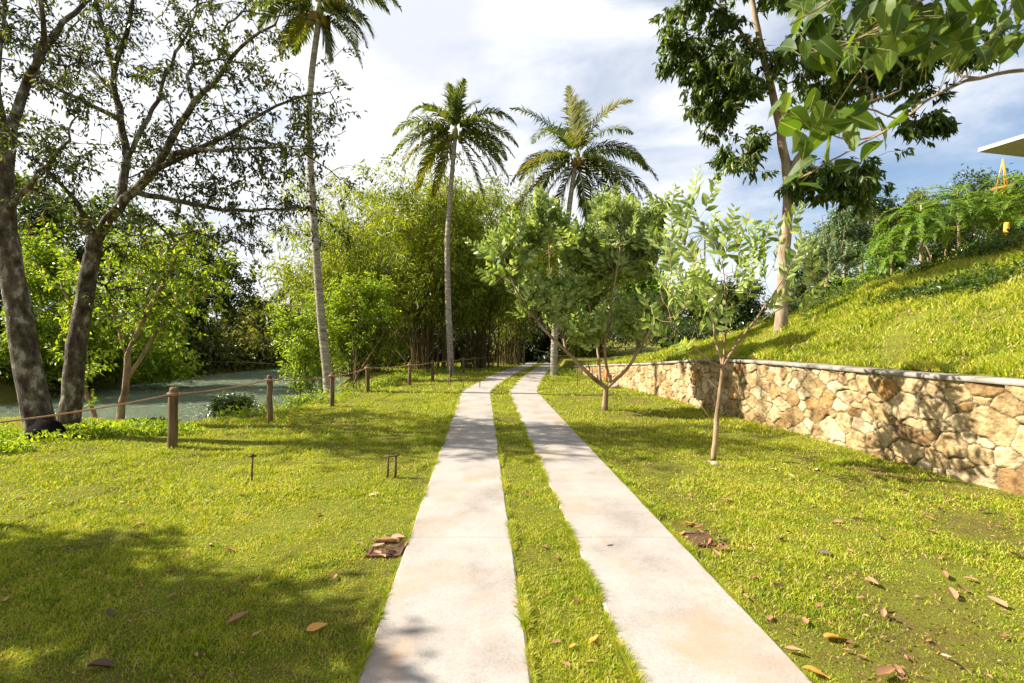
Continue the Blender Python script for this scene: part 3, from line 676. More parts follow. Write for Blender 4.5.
palm('middle coconut palm with a straight pale trunk rising at the fence before the bamboo', [P(451,377,Y2)-[0,0,.2], P(451,370,Y2), P(448,300,Y2), P(447,240,Y2), P(451,185,Y2), P(455,140,Y2)], .19, P(455,132,Y2),
     [(176,0,3.0,.9,'palm_leaf',.8),(150,.1,3.0,1.1,'palm_leaf',.8),(196,-.2,2.9,1.0,'palm_leaf_yellow',.9),(222,.1,3.2,.8,'palm_leaf_yellow',.9),(205,-.5,2.7,.9,'palm_leaf',.9),(96,.1,2.4,.25,'palm_leaf',.5),(80,-.1,2.4,.4,'palm_leaf',.6),(68,.2,2.2,.8,'palm_leaf',.7),(118,.2,2.2,.9,'palm_leaf',.7),
      (38,-.1,3.0,1.3,'palm_leaf',.8),(20,.2,3.0,1.0,'palm_leaf',.8),(355,-.2,3.0,.8,'palm_leaf',.8),(338,.1,3.1,.8,'palm_leaf',.8),(315,-.1,3.2,.6,'palm_leaf',.8),(300,.1,3.0,.5,'palm_leaf',.8),(245,.2,2.8,.4,'palm_leaf_yellow',.8),(328,-.4,2.9,.8,'palm_leaf',.9)],
     PG, 1.0, extra=8, dead=[(268,.1,2.4),(258,.4,2.0)])
Y3 = 21.2
palm('right hand coconut palm leaning beside the driveway with the fullest crown', [P(554,377,Y3)-[0,0,.2], P(554,374,Y3), P(554,340,Y3), P(559,290,Y3), P(566,240,Y3), P(570,200,Y3), P(576,160,Y3)], .19, P(577,157,Y3),
     [(128,.1,3.4,.6,'palm_leaf',.6),(98,-.1,3.0,.2,'palm_leaf_yellow',.6),(84,.2,2.8,.2,'palm_leaf',.6),(62,-.1,3.5,.9,'palm_leaf_yellow',.7),(52,.3,3.2,.9,'palm_leaf',.7),(30,.1,3.3,1.4,'palm_leaf',.8),(8,-.2,3.5,1.0,'palm_leaf',.9),(352,.1,3.5,.7,'palm_leaf',.9),(335,-.1,3.4,.7,'palm_leaf',.9),
      (174,.1,3.0,1.0,'palm_leaf_yellow',.9),(186,-.3,2.9,.9,'palm_leaf',.9),(205,.1,3.6,.8,'palm_leaf_yellow',.9),(228,-.1,3.4,.5,'palm_leaf_yellow',.9),(245,.2,3.3,.4,'palm_leaf',.8),(318,.1,3.2,.5,'palm_leaf',.8),(300,-.1,3.0,.4,'palm_leaf',.9),(285,.3,2.9,.3,'palm_leaf',.9),(160,.5,2.8,1.1,'palm_leaf',.8)],
     PG, 1.0, extra=8, dead=[(280,.3,2.8),(255,.4,2.4),(292,.5,2.6)])
# two far small palms
palm('tiny far palm seen in the gap of sky above the wall', [np.array([26.,70,0]), np.array([26.2,70,7]), P(705,240,70)], .2, P(705,236,70),
     [(a, rng.uniform(-.5,.5), 3.2, 1.1, 'palm_leaf', .8) for a in range(-40, 230, 24)], PG, .8, extra=0, nuts=0)
palm('dark far palm across the river left of the tallest palm', [np.array([-20.,47,0]), np.array([-20.3,47,4]), P(291,292,47)], .2, P(291,288,47),
     [(a, rng.uniform(-.5,.5), 3.0, 1.2, 'palm_leaf', .9) for a in range(-60, 250, 22)], PG, .9, extra=2, nuts=0)

# ------------------------------------------------------------------ bamboo
def bamboo(label, bx, by, n, hgt, spread, mat='leaf_bamboo', lean=(0, 0), per=60, low=.22):
    bz = float(ground(bx, by)); t = thing('bamboo_clump', label, 'bamboo', (bx, by, bz), 'bamboo clumps beside the river')
    gc = Geo(); gl = Geo()
    for i in range(n):
        a = rng.uniform(0, 2*math.pi); rr = rng.uniform(0, 1.3); b = np.array([bx+math.cos(a)*rr, by+math.sin(a)*rr, bz-.1])
        h = hgt*rng.uniform(.45, 1.05); out = spread*rng.uniform(.15, 1.0); ca = a+rng.normal()*.6
        u = np.linspace(0, 1, 14)[:, None]
        tip = np.array([math.cos(ca)*out+lean[0]*h/hgt, math.sin(ca)*out+lean[1]*h/hgt, 0])
        q = b+tip*u**rng.uniform(1.5, 2.6)+np.array([0, 0, 1.])*h*(u-.20*u**5)
        gc.tube(q, np.linspace(.036, .005, 14), 5, cap=False)
        if rng.random() < .5:
            e = rng.normal(size=3)*.5; q2 = b+np.array([e[0], e[1], 0])+(tip*1.5+e*2)*u**1.4+np.array([0, 0, 1.])*h*.5*u; gc.tube(q2, np.linspace(.02, .004, 14), 4, cap=False)
        m = per; uu = low+(1.0-low)*rng.random(m)**.8; k = np.minimum((uu*13).astype(int), 12); f = (uu*13-k)[:, None]
        c = q[k]*(1-f)+q[k+1]*f; bd = unit(rng.normal(size=(m, 3))*np.array([1, 1, .5])+np.array([math.cos(ca)*.4, math.sin(ca)*.4, .1]))
        bl = rng.uniform(.4, 1.5, m)[:, None]*(1.1-.4*uu[:, None]); e = c+bd*bl-np.array([0, 0, .25])*bl*bl
        for s in (.35, .6, .8, .92, 1.0):
            Pm = c+(e-c)*s+rng.normal(size=c.shape)*.09; D = bd*.5+rdir(m)*.7; D[:, 2] -= .45
            for r_ in range(2):
                leaves(gl, Pm+rng.normal(size=c.shape)*.10, D+rdir(m)*.5, rdir(m)*.5+np.array([0, 0, .6]), rng.uniform(.2, .42, m), rng.uniform(.045, .08, m), 0, .1, .05)
    mesh('culms', gc, M['culm'], t); mesh('foliage', gl, M[mat], t, smooth=False)
    return t
bamboo('leftmost bamboo clump arching over the water with yellow green feathery tops', -7.2, 24.0, 40, 9.6, 3.8, lean=(-.8, 0), per=52, low=.10)
bamboo('bamboo clump directly behind the middle palm trunk, tall leafy culms', -4.6, 27.0, 64, 12.6, 4.2, per=56, low=.40)
bamboo('bamboo clump crowding the far end of the rope fence', -1.9, 30.0, 60, 12.4, 3.6, per=54, low=.42)
bamboo('dark bamboo clump leaning over the left of the shaded driveway', -.2, 37.0, 46, 15.0, 4.2, per=46)
bamboo('bamboo clump far behind on the river bank', -8.2, 31.5, 50, 14.5, 5.0, per=50, lean=(-.5,0), low=.1)
bamboo('bamboo clump to the right of the shaded driveway end', 5.6, 38.0, 46, 13.0, 4.2, per=46, low=.1)
# bent loose culms by the tunnel
g = Geo()
for (a, b, c_) in ((( 475,352),(487,325),(506,309)),((480,352),(496,327),(518,311)),((500,355),(494,335),(490,322))):
    q = np.array([P(*a, 28.5), P((a[0]+b[0])/2-1, (a[1]+b[1])/2-2, 28.5), P(*b, 28), P(*c_, 27.5)]); g.tube(q, [.05, .045, .04, .02], 6)
solo('fallen_bamboo_culms', g, M['culm'], 'pale bent bamboo culms leaning across the dark gap over the driveway', 'bamboo')

# ------------------------------------------------------------------ big bank trees on the left
def big_tree(name, label, cat, base, limbs, nT, spreadT, per, Ln, W, leaf, bark, group, kind=0, droop=.55, extraT=None, tmin=.25, tip=.006, tw=.3):
    t = thing(name, label, cat, base, group); sk = Skel(); ends = []
    for i, (pts, r0, r1) in enumerate(limbs):
        ids = sk.limb(pts, r0, r1, start=None if i == 0 else sk.near(pts[0]), wob=.018 if i == 0 else .03); ends.append(ids)
    tr = len(ends[0])
    cand = [k for ids in ends[1:] for k in ids[int(len(ids)*tmin):]]
    C = np.array([sk.p[k] for k in cand]); k = rng.integers(0, len(C), nT//3)
    cl = C[k]+rdir(len(k))*rng.uniform(.2, spreadT, len(k))[:, None]
    kk = rng.integers(0, len(cl), nT); T = cl[kk]+rng.normal(size=(nT, 3))*.22
    if extraT is not None: T = np.vstack([T, extraT])
    tips, dirs = sk.grow(T, step=.28, bf=.12, jit=.10, first=tr//2)
    gt = Geo(); gb = Geo(); sk.build(gt, tip=tip, sides=12, G2=gb, split=limbs[0][2]*.55)
    mesh('trunk', gt, M[bark], t); mesh('branches', gb, M[bark], t)
    gl = Geo(); put_leaves(gl, tips, dirs, per, Ln, W, tw=tw, droop=droop, kind=kind, up=.5, jit=.04)
    mesh('crown', gl, M[leaf], t, smooth=False); return t
def PP(l, Y, dy=0.): 
    n = len(l); return [P(a, b, Y+dy*i/max(n-1, 1)) for i, (a, b) in enumerate(l)]
YA = 8.5; BG = 'big trees on the near river bank'
def ellpx(x0, y0, x1, y1, Ya, Yb, n, sub):
    c = np.array([P(rng.uniform(x0, x1), rng.uniform(y0, y1), rng.uniform(Ya, Yb)) for _ in range(sub)])
    return c[rng.integers(0, sub, n)]+rng.normal(size=(n, 3))*.2
limbsA = [(PP([(44,440),(40,425),(33,390),(22,330),(10,260),(2,190),(7,140)], YA), .215, .125),
          (PP([(7,140),(28,81),(49,39),(81,7),(120,-40)], YA, .8), .085, .018), (PP([(28,81),(46,45),(42,0),(40,-60)], YA, -.6), .06, .015),
          (PP([(3,185),(-40,100),(-80,20),(-110,-60)], YA, .5), .10, .02), (PP([(7,145),(-5,80),(5,20),(0,-60)], YA, 1.2), .06, .015),
          (PP([(-40,100),(-100,90),(-160,60)], YA, -.5), .07, .02), (PP([(5,215),(50,160),(70,140)], YA, -.8), .05, .02)]
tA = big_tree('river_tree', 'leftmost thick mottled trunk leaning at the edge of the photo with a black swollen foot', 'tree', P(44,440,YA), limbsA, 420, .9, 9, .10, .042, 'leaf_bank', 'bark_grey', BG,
              extraT=np.vstack([ellpx(-40,100,90,175,7.6,9.2,90,14), ellpx(-60,-20,140,90,7.8,10,90,16)]))
# its blackened foot
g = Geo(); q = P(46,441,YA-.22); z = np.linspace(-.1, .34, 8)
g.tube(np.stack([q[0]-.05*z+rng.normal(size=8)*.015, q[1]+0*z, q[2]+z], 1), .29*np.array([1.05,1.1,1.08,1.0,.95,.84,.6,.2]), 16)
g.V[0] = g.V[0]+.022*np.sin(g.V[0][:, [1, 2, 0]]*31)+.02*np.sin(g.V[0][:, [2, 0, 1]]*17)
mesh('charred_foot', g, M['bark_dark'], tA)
YB = 9.7
limbsB = [(PP([(68,440),(70,415),(76,350),(86,290),(95,239)], YB), .185, .13),
          (PP([(95,239),(116,207),(137,190),(165,158),(178,125),(193,102),(218,84),(228,56),(246,42),(275,25)], YB, -1.2), .10, .018),
          (PP([(150,172),(197,151),(228,135),(256,116),(290,98),(330,92)], YB-.4, -.8), .055, .012),
          (PP([(135,192),(176,200),(218,211),(256,210),(295,205),(325,212)], YB-.3, .5), .055, .015),
          (PP([(116,207),(123,190),(128,158),(121,123),(114,77),(112,53),(98,18),(95,-40)], YB,   .8), .085, .018),
          (PP([(128,160),(148,119),(165,77),(183,39),(197,18),(203,-40)], YB+.3, .8), .05, .012),
          (PP([(114,70),(125,35),(133,4),(140,-50)], YB+.5, -.8), .055, .02),
          (PP([(95,239),(88,218),(67,190),(46,165),(20,150)], YB, -1.0), .06, .012),
          (PP([(120,118),(84,100),(67,95),(42,81)], YB+.3, -1.3), .05, .02),
          (PP([(118,95),(80,58),(49,53),(20,45)], YB+.5, .5), .04, .015),
          (PP([(191,100),(188,85),(183,70),(193,61),(225,58),(260,66)], YB-.6, .4), .04, .012),
          (PP([(228,135),(262,140),(300,150),(330,170)], YB-.8, .6), .03, .01), (PP([(165,158),(180,150),(230,150),(300,146)], YB-.5, -.9), .05, .012)]
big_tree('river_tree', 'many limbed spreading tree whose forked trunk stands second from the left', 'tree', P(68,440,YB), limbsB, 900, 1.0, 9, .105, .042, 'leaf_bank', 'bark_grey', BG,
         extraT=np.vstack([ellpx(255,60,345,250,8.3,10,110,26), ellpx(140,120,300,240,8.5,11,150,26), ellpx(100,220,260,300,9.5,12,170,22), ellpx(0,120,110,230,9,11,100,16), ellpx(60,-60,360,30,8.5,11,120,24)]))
# slim two stemmed tree on the bank
YC = 10.7
limbsC = [(PP([(118,440),(121,415),(127,385),(126,353),(144,318),(165,280)], YC), .075, .035),
          (PP([(131,378),(155,329),(193,287),(215,270)], YC, .3), .045, .015), (PP([(100,440),(97,420),(84,392),(84,367),(78,330),(60,280)], YC+.3), .06, .02),
          (PP([(126,353),(108,300),(110,260)], YC, .4), .03, .012), (PP([(165,280),(190,230)], YC, .2), .03, .012)]
big_tree('slim_bank_tree', 'slender several stemmed young tree with bright leaves rooted at the water edge', 'tree', P(112,438,YC), limbsC, 230, .75, 9, .13, .06, 'leaf_bright', 'bark_light', None, droop=.4, tmin=.45,
         extraT=ellpx(60,240,210,330,YC-.5,YC+1.5,130,22))

# ------------------------------------------------------------------ fruit trees by the driveway with upright leaf sprays
def spray_tree(label, base, limbs, T, r_tip, Ln, W, per, twL, group, upw=.8, wind=(.0, 0, 0), leaf='leaf_backlit', extra_sp=0, stake=None, bark='bark_light', name='fruit_tree'):
    t = thing(name, label, 'tree', base, group); sk = Skel(); 
    for i, (pts, r0, r1) in enumerate(limbs): sk.limb(pts, r0, r1, start=None if i == 0 else sk.near(pts[0]), wob=.012, step=.15)
    n0 = len(limbs[0][0]); tips, dirs = sk.grow(T, step=.2, bf=.25, jit=.06, first=6, up=-.08)
    # each tip carries a straight twig with two ranks of leaves
    D = unit(dirs*.7+np.array([0, 0, 1.])*upw+np.array(wind)+rng.normal(size=dirs.shape)*.25)
    gt = Geo(); gb = Geo(); sk.build(gt, tip=r_tip, sides=8, G2=gb, split=limbs[0][2]*.9); gl = Geo()
    for p, d in zip(tips, D):
        L_ = twL*rng.uniform(.6, 1.25); m = max(int(per*L_/twL), 5); u = np.linspace(0, 1, m)
        bend = rng.normal(size=3)*.12*L_; q = p+d*L_*u[:, None]+bend*(u**2)[:, None]
        gb.tube(q[::3] if m > 6 else q, .004, 3, cap=False)
        S = unit(np.cross(d, rdir(1)[0])); N = np.cross(S, d); sg = np.where(np.arange(m) % 2, 1, -1)[:, None]
        Dl = S*sg*.9+d*.75+rng.normal(size=(m, 3))*.2; 
        lw = (Ln*(1-.45*u**2)*rng.uniform(.8, 1.15, m))
        leaves(gl, q, Dl, N*np.where(rng.random() < .5, 1, -1)+rng.normal(size=(m, 3))*.25, lw, lw*W/Ln, 1, .18, .16)
    mesh('trunk', gt, M[bark], t); mesh('branches', gb, M[bark], t); mesh('crown', gl, M[leaf], t, smooth=False)
    return t
FG = 'young fruit trees on the lawn between driveway and wall'
Y1 = 11.45
lm = [(PP([(605,414),(605,400),(606,388)], Y1), .075, .06), (PP([(606,388),(590,375),(565,350),(540,325),(515,290),(505,262)], Y1, -.5), .05, .012), (PP([(600,380),(598,345),(588,300),(585,255)], Y1, .6), .035, .01),
      (PP([(606,388),(625,372),(640,350),(655,320),(662,280)], Y1, -.3), .045, .012), (PP([(610,384),(604,350),(612,300),(620,250)], Y1, -.6), .035, .01), (PP([(640,350),(660,335),(680,320)], Y1, .5), .02, .008),
      (PP([(565,350),(560,310),(550,270),(548,240)], Y1, .6), .025, .008)]
T1 = np.vstack([ell(P(600,262,Y1), (1.15,1.0,.8), 300, 30, .3, .2), ell(P(640,262,Y1+.1), (.8,.8,.9), 190, 20, .3, .2), ell(P(612,222,Y1), (.8,.6,.4), 100, 14, .3, .2), ell(P(508,255,Y1-.2), (.5,.5,.8), 130, 14, .3, .2), ell(P(545,235,Y1-.1), (.5,.5,.6), 80, 10, .3, .2), ell(P(655,235,Y1), (.5,.5,.6), 60, 10, .3, .2), ell(P(585,335,Y1-.4), (.7,.5,.35), 70, 8, .3, .2), ell(P(535,302,Y1-.2), (.55,.5,.45), 80, 9, .3, .2), ell(P(660,315,Y1), (.5,.5,.4), 50, 8, .3, .2), ell(P(630,325,Y1), (.9,.7,.45), 110, 14, .3, .2), ell(P(560,300,Y1), (.7,.6,.7), 120, 14, .3, .2)])
spray_tree('bushy low forked fruit tree beside the driveway, fullest of the lawn trees', P(605,411,Y1), lm, T1, .004, .185, .09, 12, .42, FG, .9)
Y2t = 6.85
lm = [(PP([(714,466),(715,440),(718,410),(721,385),(723,367)], Y2t), .040, .026), (PP([(723,367),(735,345),(748,328),(770,300),(785,275)], Y2t, -.4), .024, .007), (PP([(722,370),(716,340),(712,315),(705,280),(700,250)], Y2t, .3), .02, .006),
      (PP([(722,372),(700,352),(680,335),(668,318)], Y2t, -.3), .016, .005), (PP([(722,365),(728,320),(725,285),(722,262)], Y2t, -.3), .018, .005), (PP([(720,395),(702,375),(693,356)], Y2t, .2), .009, .004), (PP([(717,425),(700,405),(690,385)], Y2t, .2), .008, .004),
      (PP([(748,328),(765,318),(790,305),(808,290)], Y2t, .3), .012, .005)]
T2 = np.array([P(a, b, Y2t+rng.uniform(-.5, .5)) for a, b in [(680,215),(688,232),(700,222),(708,245),(695,262),(680,275),(668,262),(660,290),(668,308),(655,318),(676,325),(690,300),(702,290),(712,300),(720,272),(726,255),(716,240),(735,290),(745,300),(752,288),(765,280),(760,262),(775,262),(780,245),(790,232),(785,280),(797,262),(805,250),(795,290),(812,282),(806,300),(800,315),(770,310),(742,268),(738,250),(730,235),(700,335),(688,350),(675,345),(662,335),(712,330),(730,330),(750,245),(770,235),(692,205),(705,210),(665,245),(672,232)]])
T2 = np.vstack([T2, np.array([P(rng.normal(690, 18), rng.normal(285, 26), Y2t+rng.uniform(-.6, .6)) for _ in range(18)]), np.array([P(rng.normal(745, 30), rng.normal(280, 22), Y2t+rng.uniform(-.6, .6)) for _ in range(10)])])
spray_tree('slender open fruit tree nearest the camera, thin trunk before the stone wall', P(714,463,Y2t), lm, T2, .003, .18, .072, 12, .46, FG, .9, wind=(-.15,0,0))

# ------------------------------------------------------------------ tall tree on the slope
YR = 12.6; zb = float(hill(P(780,347,YR)[0], YR))
lm = [([np.array([P(780,347,YR)[0], YR, zb-.15])]+PP([(781,340),(782,300),(785,250),(788,200),(788,175),(780,130),(772,90),(762,50),(752,0),(748,-40)], YR), .155, .05),
      (PP([(788,180),(800,150),(830,125),(860,105),(900,90)], YR, -1.2), .08, .02), (PP([(786,165),(815,165),(850,178),(880,185)], YR, -.8), .05, .015), (PP([(772,90),(740,80),(710,70),(690,60)], YR, .6), .06, .02),
      (PP([(765,60),(730,20),(700,0),(680,-30)], YR, -.5), .05, .02), (PP([(770,85),(800,40),(830,0),(860,-40)], YR, .4), .07, .02), (PP([(780,130),(750,150),(735,165)], YR, -.6), .035, .012), (PP([(860,105),(900,120),(935,125)], YR-1, .3), .025, .01)]
ext = np.vstack([ell(P(697,35,YR), (1.0,1.2,1.2), 150, 22), ell(P(735,85,YR), (1.2,1.4,1.4), 290, 34), ell(P(740,150,YR), (.5,.8,.5), 70, 8), ell(P(835,180,YR-.6), (1.25,.9,.5), 180, 20), ell(P(850,60,YR), (1.9,1.3,1.5), 330, 40), ell(P(926,122,YR-1), (.6,.4,.32), 60, 6), ell(P(905,60,YR-.5), (1.6,1.2,.9), 200, 16), ell(P(950,60,YR-.5), (1.3,1.2,.9), 90, 12), ell(P(780,-30,YR), (2.6,1.6,1.0), 160, 20), ell(P(670,50,YR), (.4,.6,.9), 30, 8), ell(P(725,-45,10.8), (1.7,1.3,.9), 170, 24), ell(P(800,-40,10.6), (1.6,1.3,.9), 130, 20)])  # last two clumps, mostly above the frame, added to shade the slope
big_tree('slope_tree', 'tall smooth trunked tree with glossy dark drooping leaves growing on the slope above the wall', 'tree', (P(780,347,YR)[0], YR, zb), lm, 60, .5, 14, .21, .07, 'leaf_slope', 'bark_pale', None, kind=1, droop=.9, extraT=ext, tmin=.6, tw=.25)

# ------------------------------------------------------------------ overhanging branch of broad leaves near the camera (its trunk is just outside the frame)
def near_tree():
    t = thing('broadleaf_tree', 'near overhanging bough with large soft oval leaves filling the upper right corner', 'tree', (4.7, 1.9, 0))
    sk = Skel(); sk.limb([(4.7,1.9,-.1),(4.72,1.92,1.2),(4.62,2.0,2.5),(4.5,2.1,3.4),(4.4,2.2,4.6)], .14, .07)
    def lb(pts, Y, dy, r0, r1): return sk.limb(PP(pts, Y, dy), r0, r1, start=sk.near(P(*pts[0], Y)), step=.08, wob=.006)
    lb([(1290,-60),(1150,20),(1080,50),(1024,70),(990,76),(950,84),(905,118),(870,140),(845,152),(815,172),(800,178)], 2.35, -.35, .022, .003)
    lb([(880,134),(850,146),(820,128),(795,117),(773,108)], 2.15, -.15, .005, .002)
    lb([(1080,50),(1010,-10),(950,-20),(900,15),(850,45),(800,55)], 2.3, -.2, .014, .003)
    lb([(955,84),(940,50),(915,20),(900,-10)], 2.3, 0, .006, .003)
    lb([(950,-20),(900,-30),(850,-10),(815,10),(790,25)], 2.2, -.2, .009, .003)
    lb([(1010,-10),(1010,30),(985,50),(960,55)], 2.25, .1, .006, .003)
    gt = Geo(); gb = Geo(); sk.build(gt, tip=.003, G2=gb, split=.06); mesh('trunk', gt, M['bark_brown'], t); mesh('branches', gb, M['bark_light'], t)
    gl = Geo(); spots = []
    lo = [(773,110,22),(785,107,30),(800,118,32),(812,100,26),(820,118,44),(835,125,38),(800,140,30),(862,120,46),(850,138,36),(905,108,34),(897,120,24),(870,150,30),(828,150,44),(800,165,34),(790,178,24),(845,165,26),(812,185,26),(885,132,36),(858,108,30),(805,150,26),(840,112,36),(793,128,36),(815,140,34)]
    for a, b, s in lo: spots.append((a, b, s, rng.uniform(1.95, 2.2), .5))
    for _ in range(240):
        f = rng.random(); a = rng.normal(875, 50) if f < .8 else rng.uniform(940, 1030); b = rng.uniform(-60, 72) if a < 905 else rng.uniform(-60, 60)
        if a < 800: b = min(b, 45)
        if a < 785: continue
        spots.append((a, b, rng.uniform(18, 40), rng.uniform(1.9, 2.6), .95))
    for a, b, s, Yv, dr in spots:
        p = P(a, b, Yv); n_ = sk.near(p); q = sk.p[n_]; Ln = s/FP*Yv*.98
        D = unit(np.array([rng.normal()*.6-.15, rng.normal()*.5, -dr*rng.uniform(.3, 1.1)])); base = p-D*Ln*.5
        N = unit(rng.normal(size=3)*.6+np.array([-.25, -.5, .6]))
        leaves(gl, base[None], D[None], N[None], np.array([Ln]), np.array([Ln*rng.uniform(.5, .62)]), 2, rng.uniform(.05, .3), rng.uniform(.1, .3))
        gb2 = np.linspace(0, 1, 4)[:, None]; 
        if np.linalg.norm(base-q) < .5: gt3 = q+(base-q)*gb2; gt3[1:3, 2] += .01; gl_st.tube(gt3, .0016, 3, cap=False)
    mesh('leaf_stalks', gl_st, M['rachis'], t); rib = np.tile(np.array([0, 0, 1, 0, 0]), gl.n//5); mesh('crown', gl, M['leaf_broad'], t, smooth=True, attr=np.stack([rib, rib*0, rib*0, rib*0+1], -1))
    nt = M['leaf_broad'].node_tree; at = nn(nt, 'ShaderNodeAttribute'); at.attribute_name = 'stone'
    rr_ = [n for n in nt.nodes if n.type == 'VALTORGB'][0]; links = [l for l in rr_.outputs[0].links]; tos = [l.to_socket for l in links]
    sp_ = nn(nt, 'ShaderNodeSeparateColor'); nt.links.new(at.outputs['Color'], sp_.inputs[0]); cc = mixc(nt, sp_.outputs['Red'], rr_.outputs[0], (.30, .34, .10))
    for q_ in tos: nt.links.new(cc, q_)
gl_st = Geo()
near_tree()

# tree outside the frame on the left whose crown shades the near lawn
crown_tree('shade_tree', 'leafy tree beyond the left edge whose crown shades the nearest lawn', 'tree', (-9.2, 3.1, 0), (-8.8, 3.2, 3.2), .22,
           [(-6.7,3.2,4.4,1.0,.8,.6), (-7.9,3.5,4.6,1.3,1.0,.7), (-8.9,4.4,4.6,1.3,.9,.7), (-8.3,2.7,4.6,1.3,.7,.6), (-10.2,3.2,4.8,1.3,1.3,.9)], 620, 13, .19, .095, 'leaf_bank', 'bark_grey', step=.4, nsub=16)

# ------------------------------------------------------------------ bushes and trees behind
def shrub(label, px, py, Yv, rx, rz, leaf, nT, per, Ln, W, group=None, ry=None, name='shrub', cat='shrub', bark='bark_brown', basez=None, kind=0, top=None, r0=.04, stems=3, extra=(), droop=.3):
    c = P(px, py, Yv); a = rx/FP*Yv; b = rz/FP*Yv
    bz = basez if basez is not None else float(ground(c[0], Yv))
    base = (c[0], Yv, bz); tp = (c[0], Yv, bz+(c[2]-bz)*.7+.05)
    cl = [(c[0], Yv, c[2], a, ry or a*.9, b)]
    for e in extra:
        q = P(e[0], e[1], Yv+(e[4] if len(e) > 4 else 0)); cl.append((q[0], q[1], q[2], e[2]/FP*Yv, e[2]/FP*Yv, e[3]/FP*Yv))
    return crown_tree(name, label, cat, base, tp, r0, cl, nT, per, Ln, W, leaf, bark, group, stems=stems, kind=kind, nsub=14, droop=droop, step=max(.25, a*.25), jit=max(.05, a*.06), tw=max(.2, a*.2), tip=.005)
RB = 'shrubs along the river bank'
shrub('bright lime green leafy shrub around the foot of the tallest palm', 300, 338, 17.2, 36, 50, 'leaf_bright', 420, 14, .13, .07, RB, extra=((285,312,22,22),(315,372,30,22),(330,330,20,40,1.0)))
shrub('light green shrub between the tallest palm and the bamboo', 356, 308, 19.0, 30, 36, 'leaf_bright', 330, 12, .15, .065, RB, extra=((380,300,22,30,.5),(345,290,18,20)))
shrub('small dark bush by itself at the water edge beyond the second fence post', 231, 407, 11.6, 25, 15, 'leaf_deep', 170, 12, .11, .045, RB, basez=-.7)
shrub('low weedy bush rooted behind the third fence post', 300, 402, 12.6, 22, 9, 'leaf_bright', 90, 12, .09, .04, RB)
# far bank trees
FB = 'trees on the far river bank'
def fartree(label, px, py, Yv, rx, rz, leaf, nT=420, per=12, s=1., name='far_bank_tree', basez=None, group=FB, extra=(), r0=.2, bark='bark_brown', ry=None, stems=1):
    k = Yv/25*s
    return shrub(label, px, py, Yv, rx, rz, leaf, int(nT*1.5), per+1, .30*k, .15*k, group, ry, name, 'tree', bark, basez, r0=r0, stems=stems, extra=extra)
fartree('broad yellow green tree hanging low over the far water behind the two left trunks', 120, 318, 24, 62, 60, 'leaf_bright', 700, 13, .8, basez=-.6, extra=((170,350,40,34),(70,350,40,40),(150,270,44,36)))
fartree('bright leafy tree at the left edge across the river', 30, 300, 20.5, 50, 74, 'leaf_bright', 600, 13, .8, basez=-.5, extra=((20,370,50,34),(70,330,30,40)))
fartree('dark bushy tree filling the far left bank', -40, 330, 22, 60, 90, 'leaf_dark', 420, 12, basez=0)
fartree('tall green tree on the far bank below the spreading branches', 205, 262, 34, 40, 46, 'leaf_slope', 520, 13, .75, basez=0, extra=((185,300,36,40),(235,290,26,34)))
fartree('deep green tree further back behind the left trunks', 60, 250, 32, 60, 60, 'leaf_slope', 500, 13, .9, basez=0, extra=((110,215,40,30),(20,200,40,30)))
fartree('rounded olive scrub thicket at the far bend of the river', 232, 335, 42, 34, 32, 'leaf_olive', 520, 13, .62, basez=-.4, stems=4, r0=.12)
fartree('pale olive reed like thicket right of the river bend', 268, 318, 46, 26, 34, 'leaf_olive', 420, 13, .6, basez=-.4, stems=4, r0=.12)
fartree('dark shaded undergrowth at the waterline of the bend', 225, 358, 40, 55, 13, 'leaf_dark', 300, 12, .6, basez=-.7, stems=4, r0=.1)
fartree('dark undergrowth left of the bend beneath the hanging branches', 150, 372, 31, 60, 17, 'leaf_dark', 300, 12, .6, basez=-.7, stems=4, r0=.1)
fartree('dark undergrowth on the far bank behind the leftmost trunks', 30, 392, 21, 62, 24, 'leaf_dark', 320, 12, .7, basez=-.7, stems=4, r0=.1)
fartree('green tree beyond the river seen below the sky gap', 300, 325, 52, 40, 28, 'leaf_olive', 420, 12, .6, basez=-.2)
fartree('distant tree crown left of the bamboo tops', 345, 300, 56, 36, 40, 'leaf_fern', 420, 12, .65, basez=-.2)
# wood behind the bamboo and the driveway end
WB = 'dense trees closing the view behind the driveway'
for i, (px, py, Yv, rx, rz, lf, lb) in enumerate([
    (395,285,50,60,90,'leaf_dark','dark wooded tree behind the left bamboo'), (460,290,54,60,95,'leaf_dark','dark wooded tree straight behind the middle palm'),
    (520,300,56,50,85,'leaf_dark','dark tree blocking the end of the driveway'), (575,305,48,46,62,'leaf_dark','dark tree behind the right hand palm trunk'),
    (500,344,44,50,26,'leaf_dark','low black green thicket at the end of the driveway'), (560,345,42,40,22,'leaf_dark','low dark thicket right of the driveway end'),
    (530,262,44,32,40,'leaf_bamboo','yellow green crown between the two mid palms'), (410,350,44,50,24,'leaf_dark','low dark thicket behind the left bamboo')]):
    fartree(lb, px, py, Yv, rx, rz, lf, 560, 13, .75, name='background_tree', basez=-.6, group=WB)
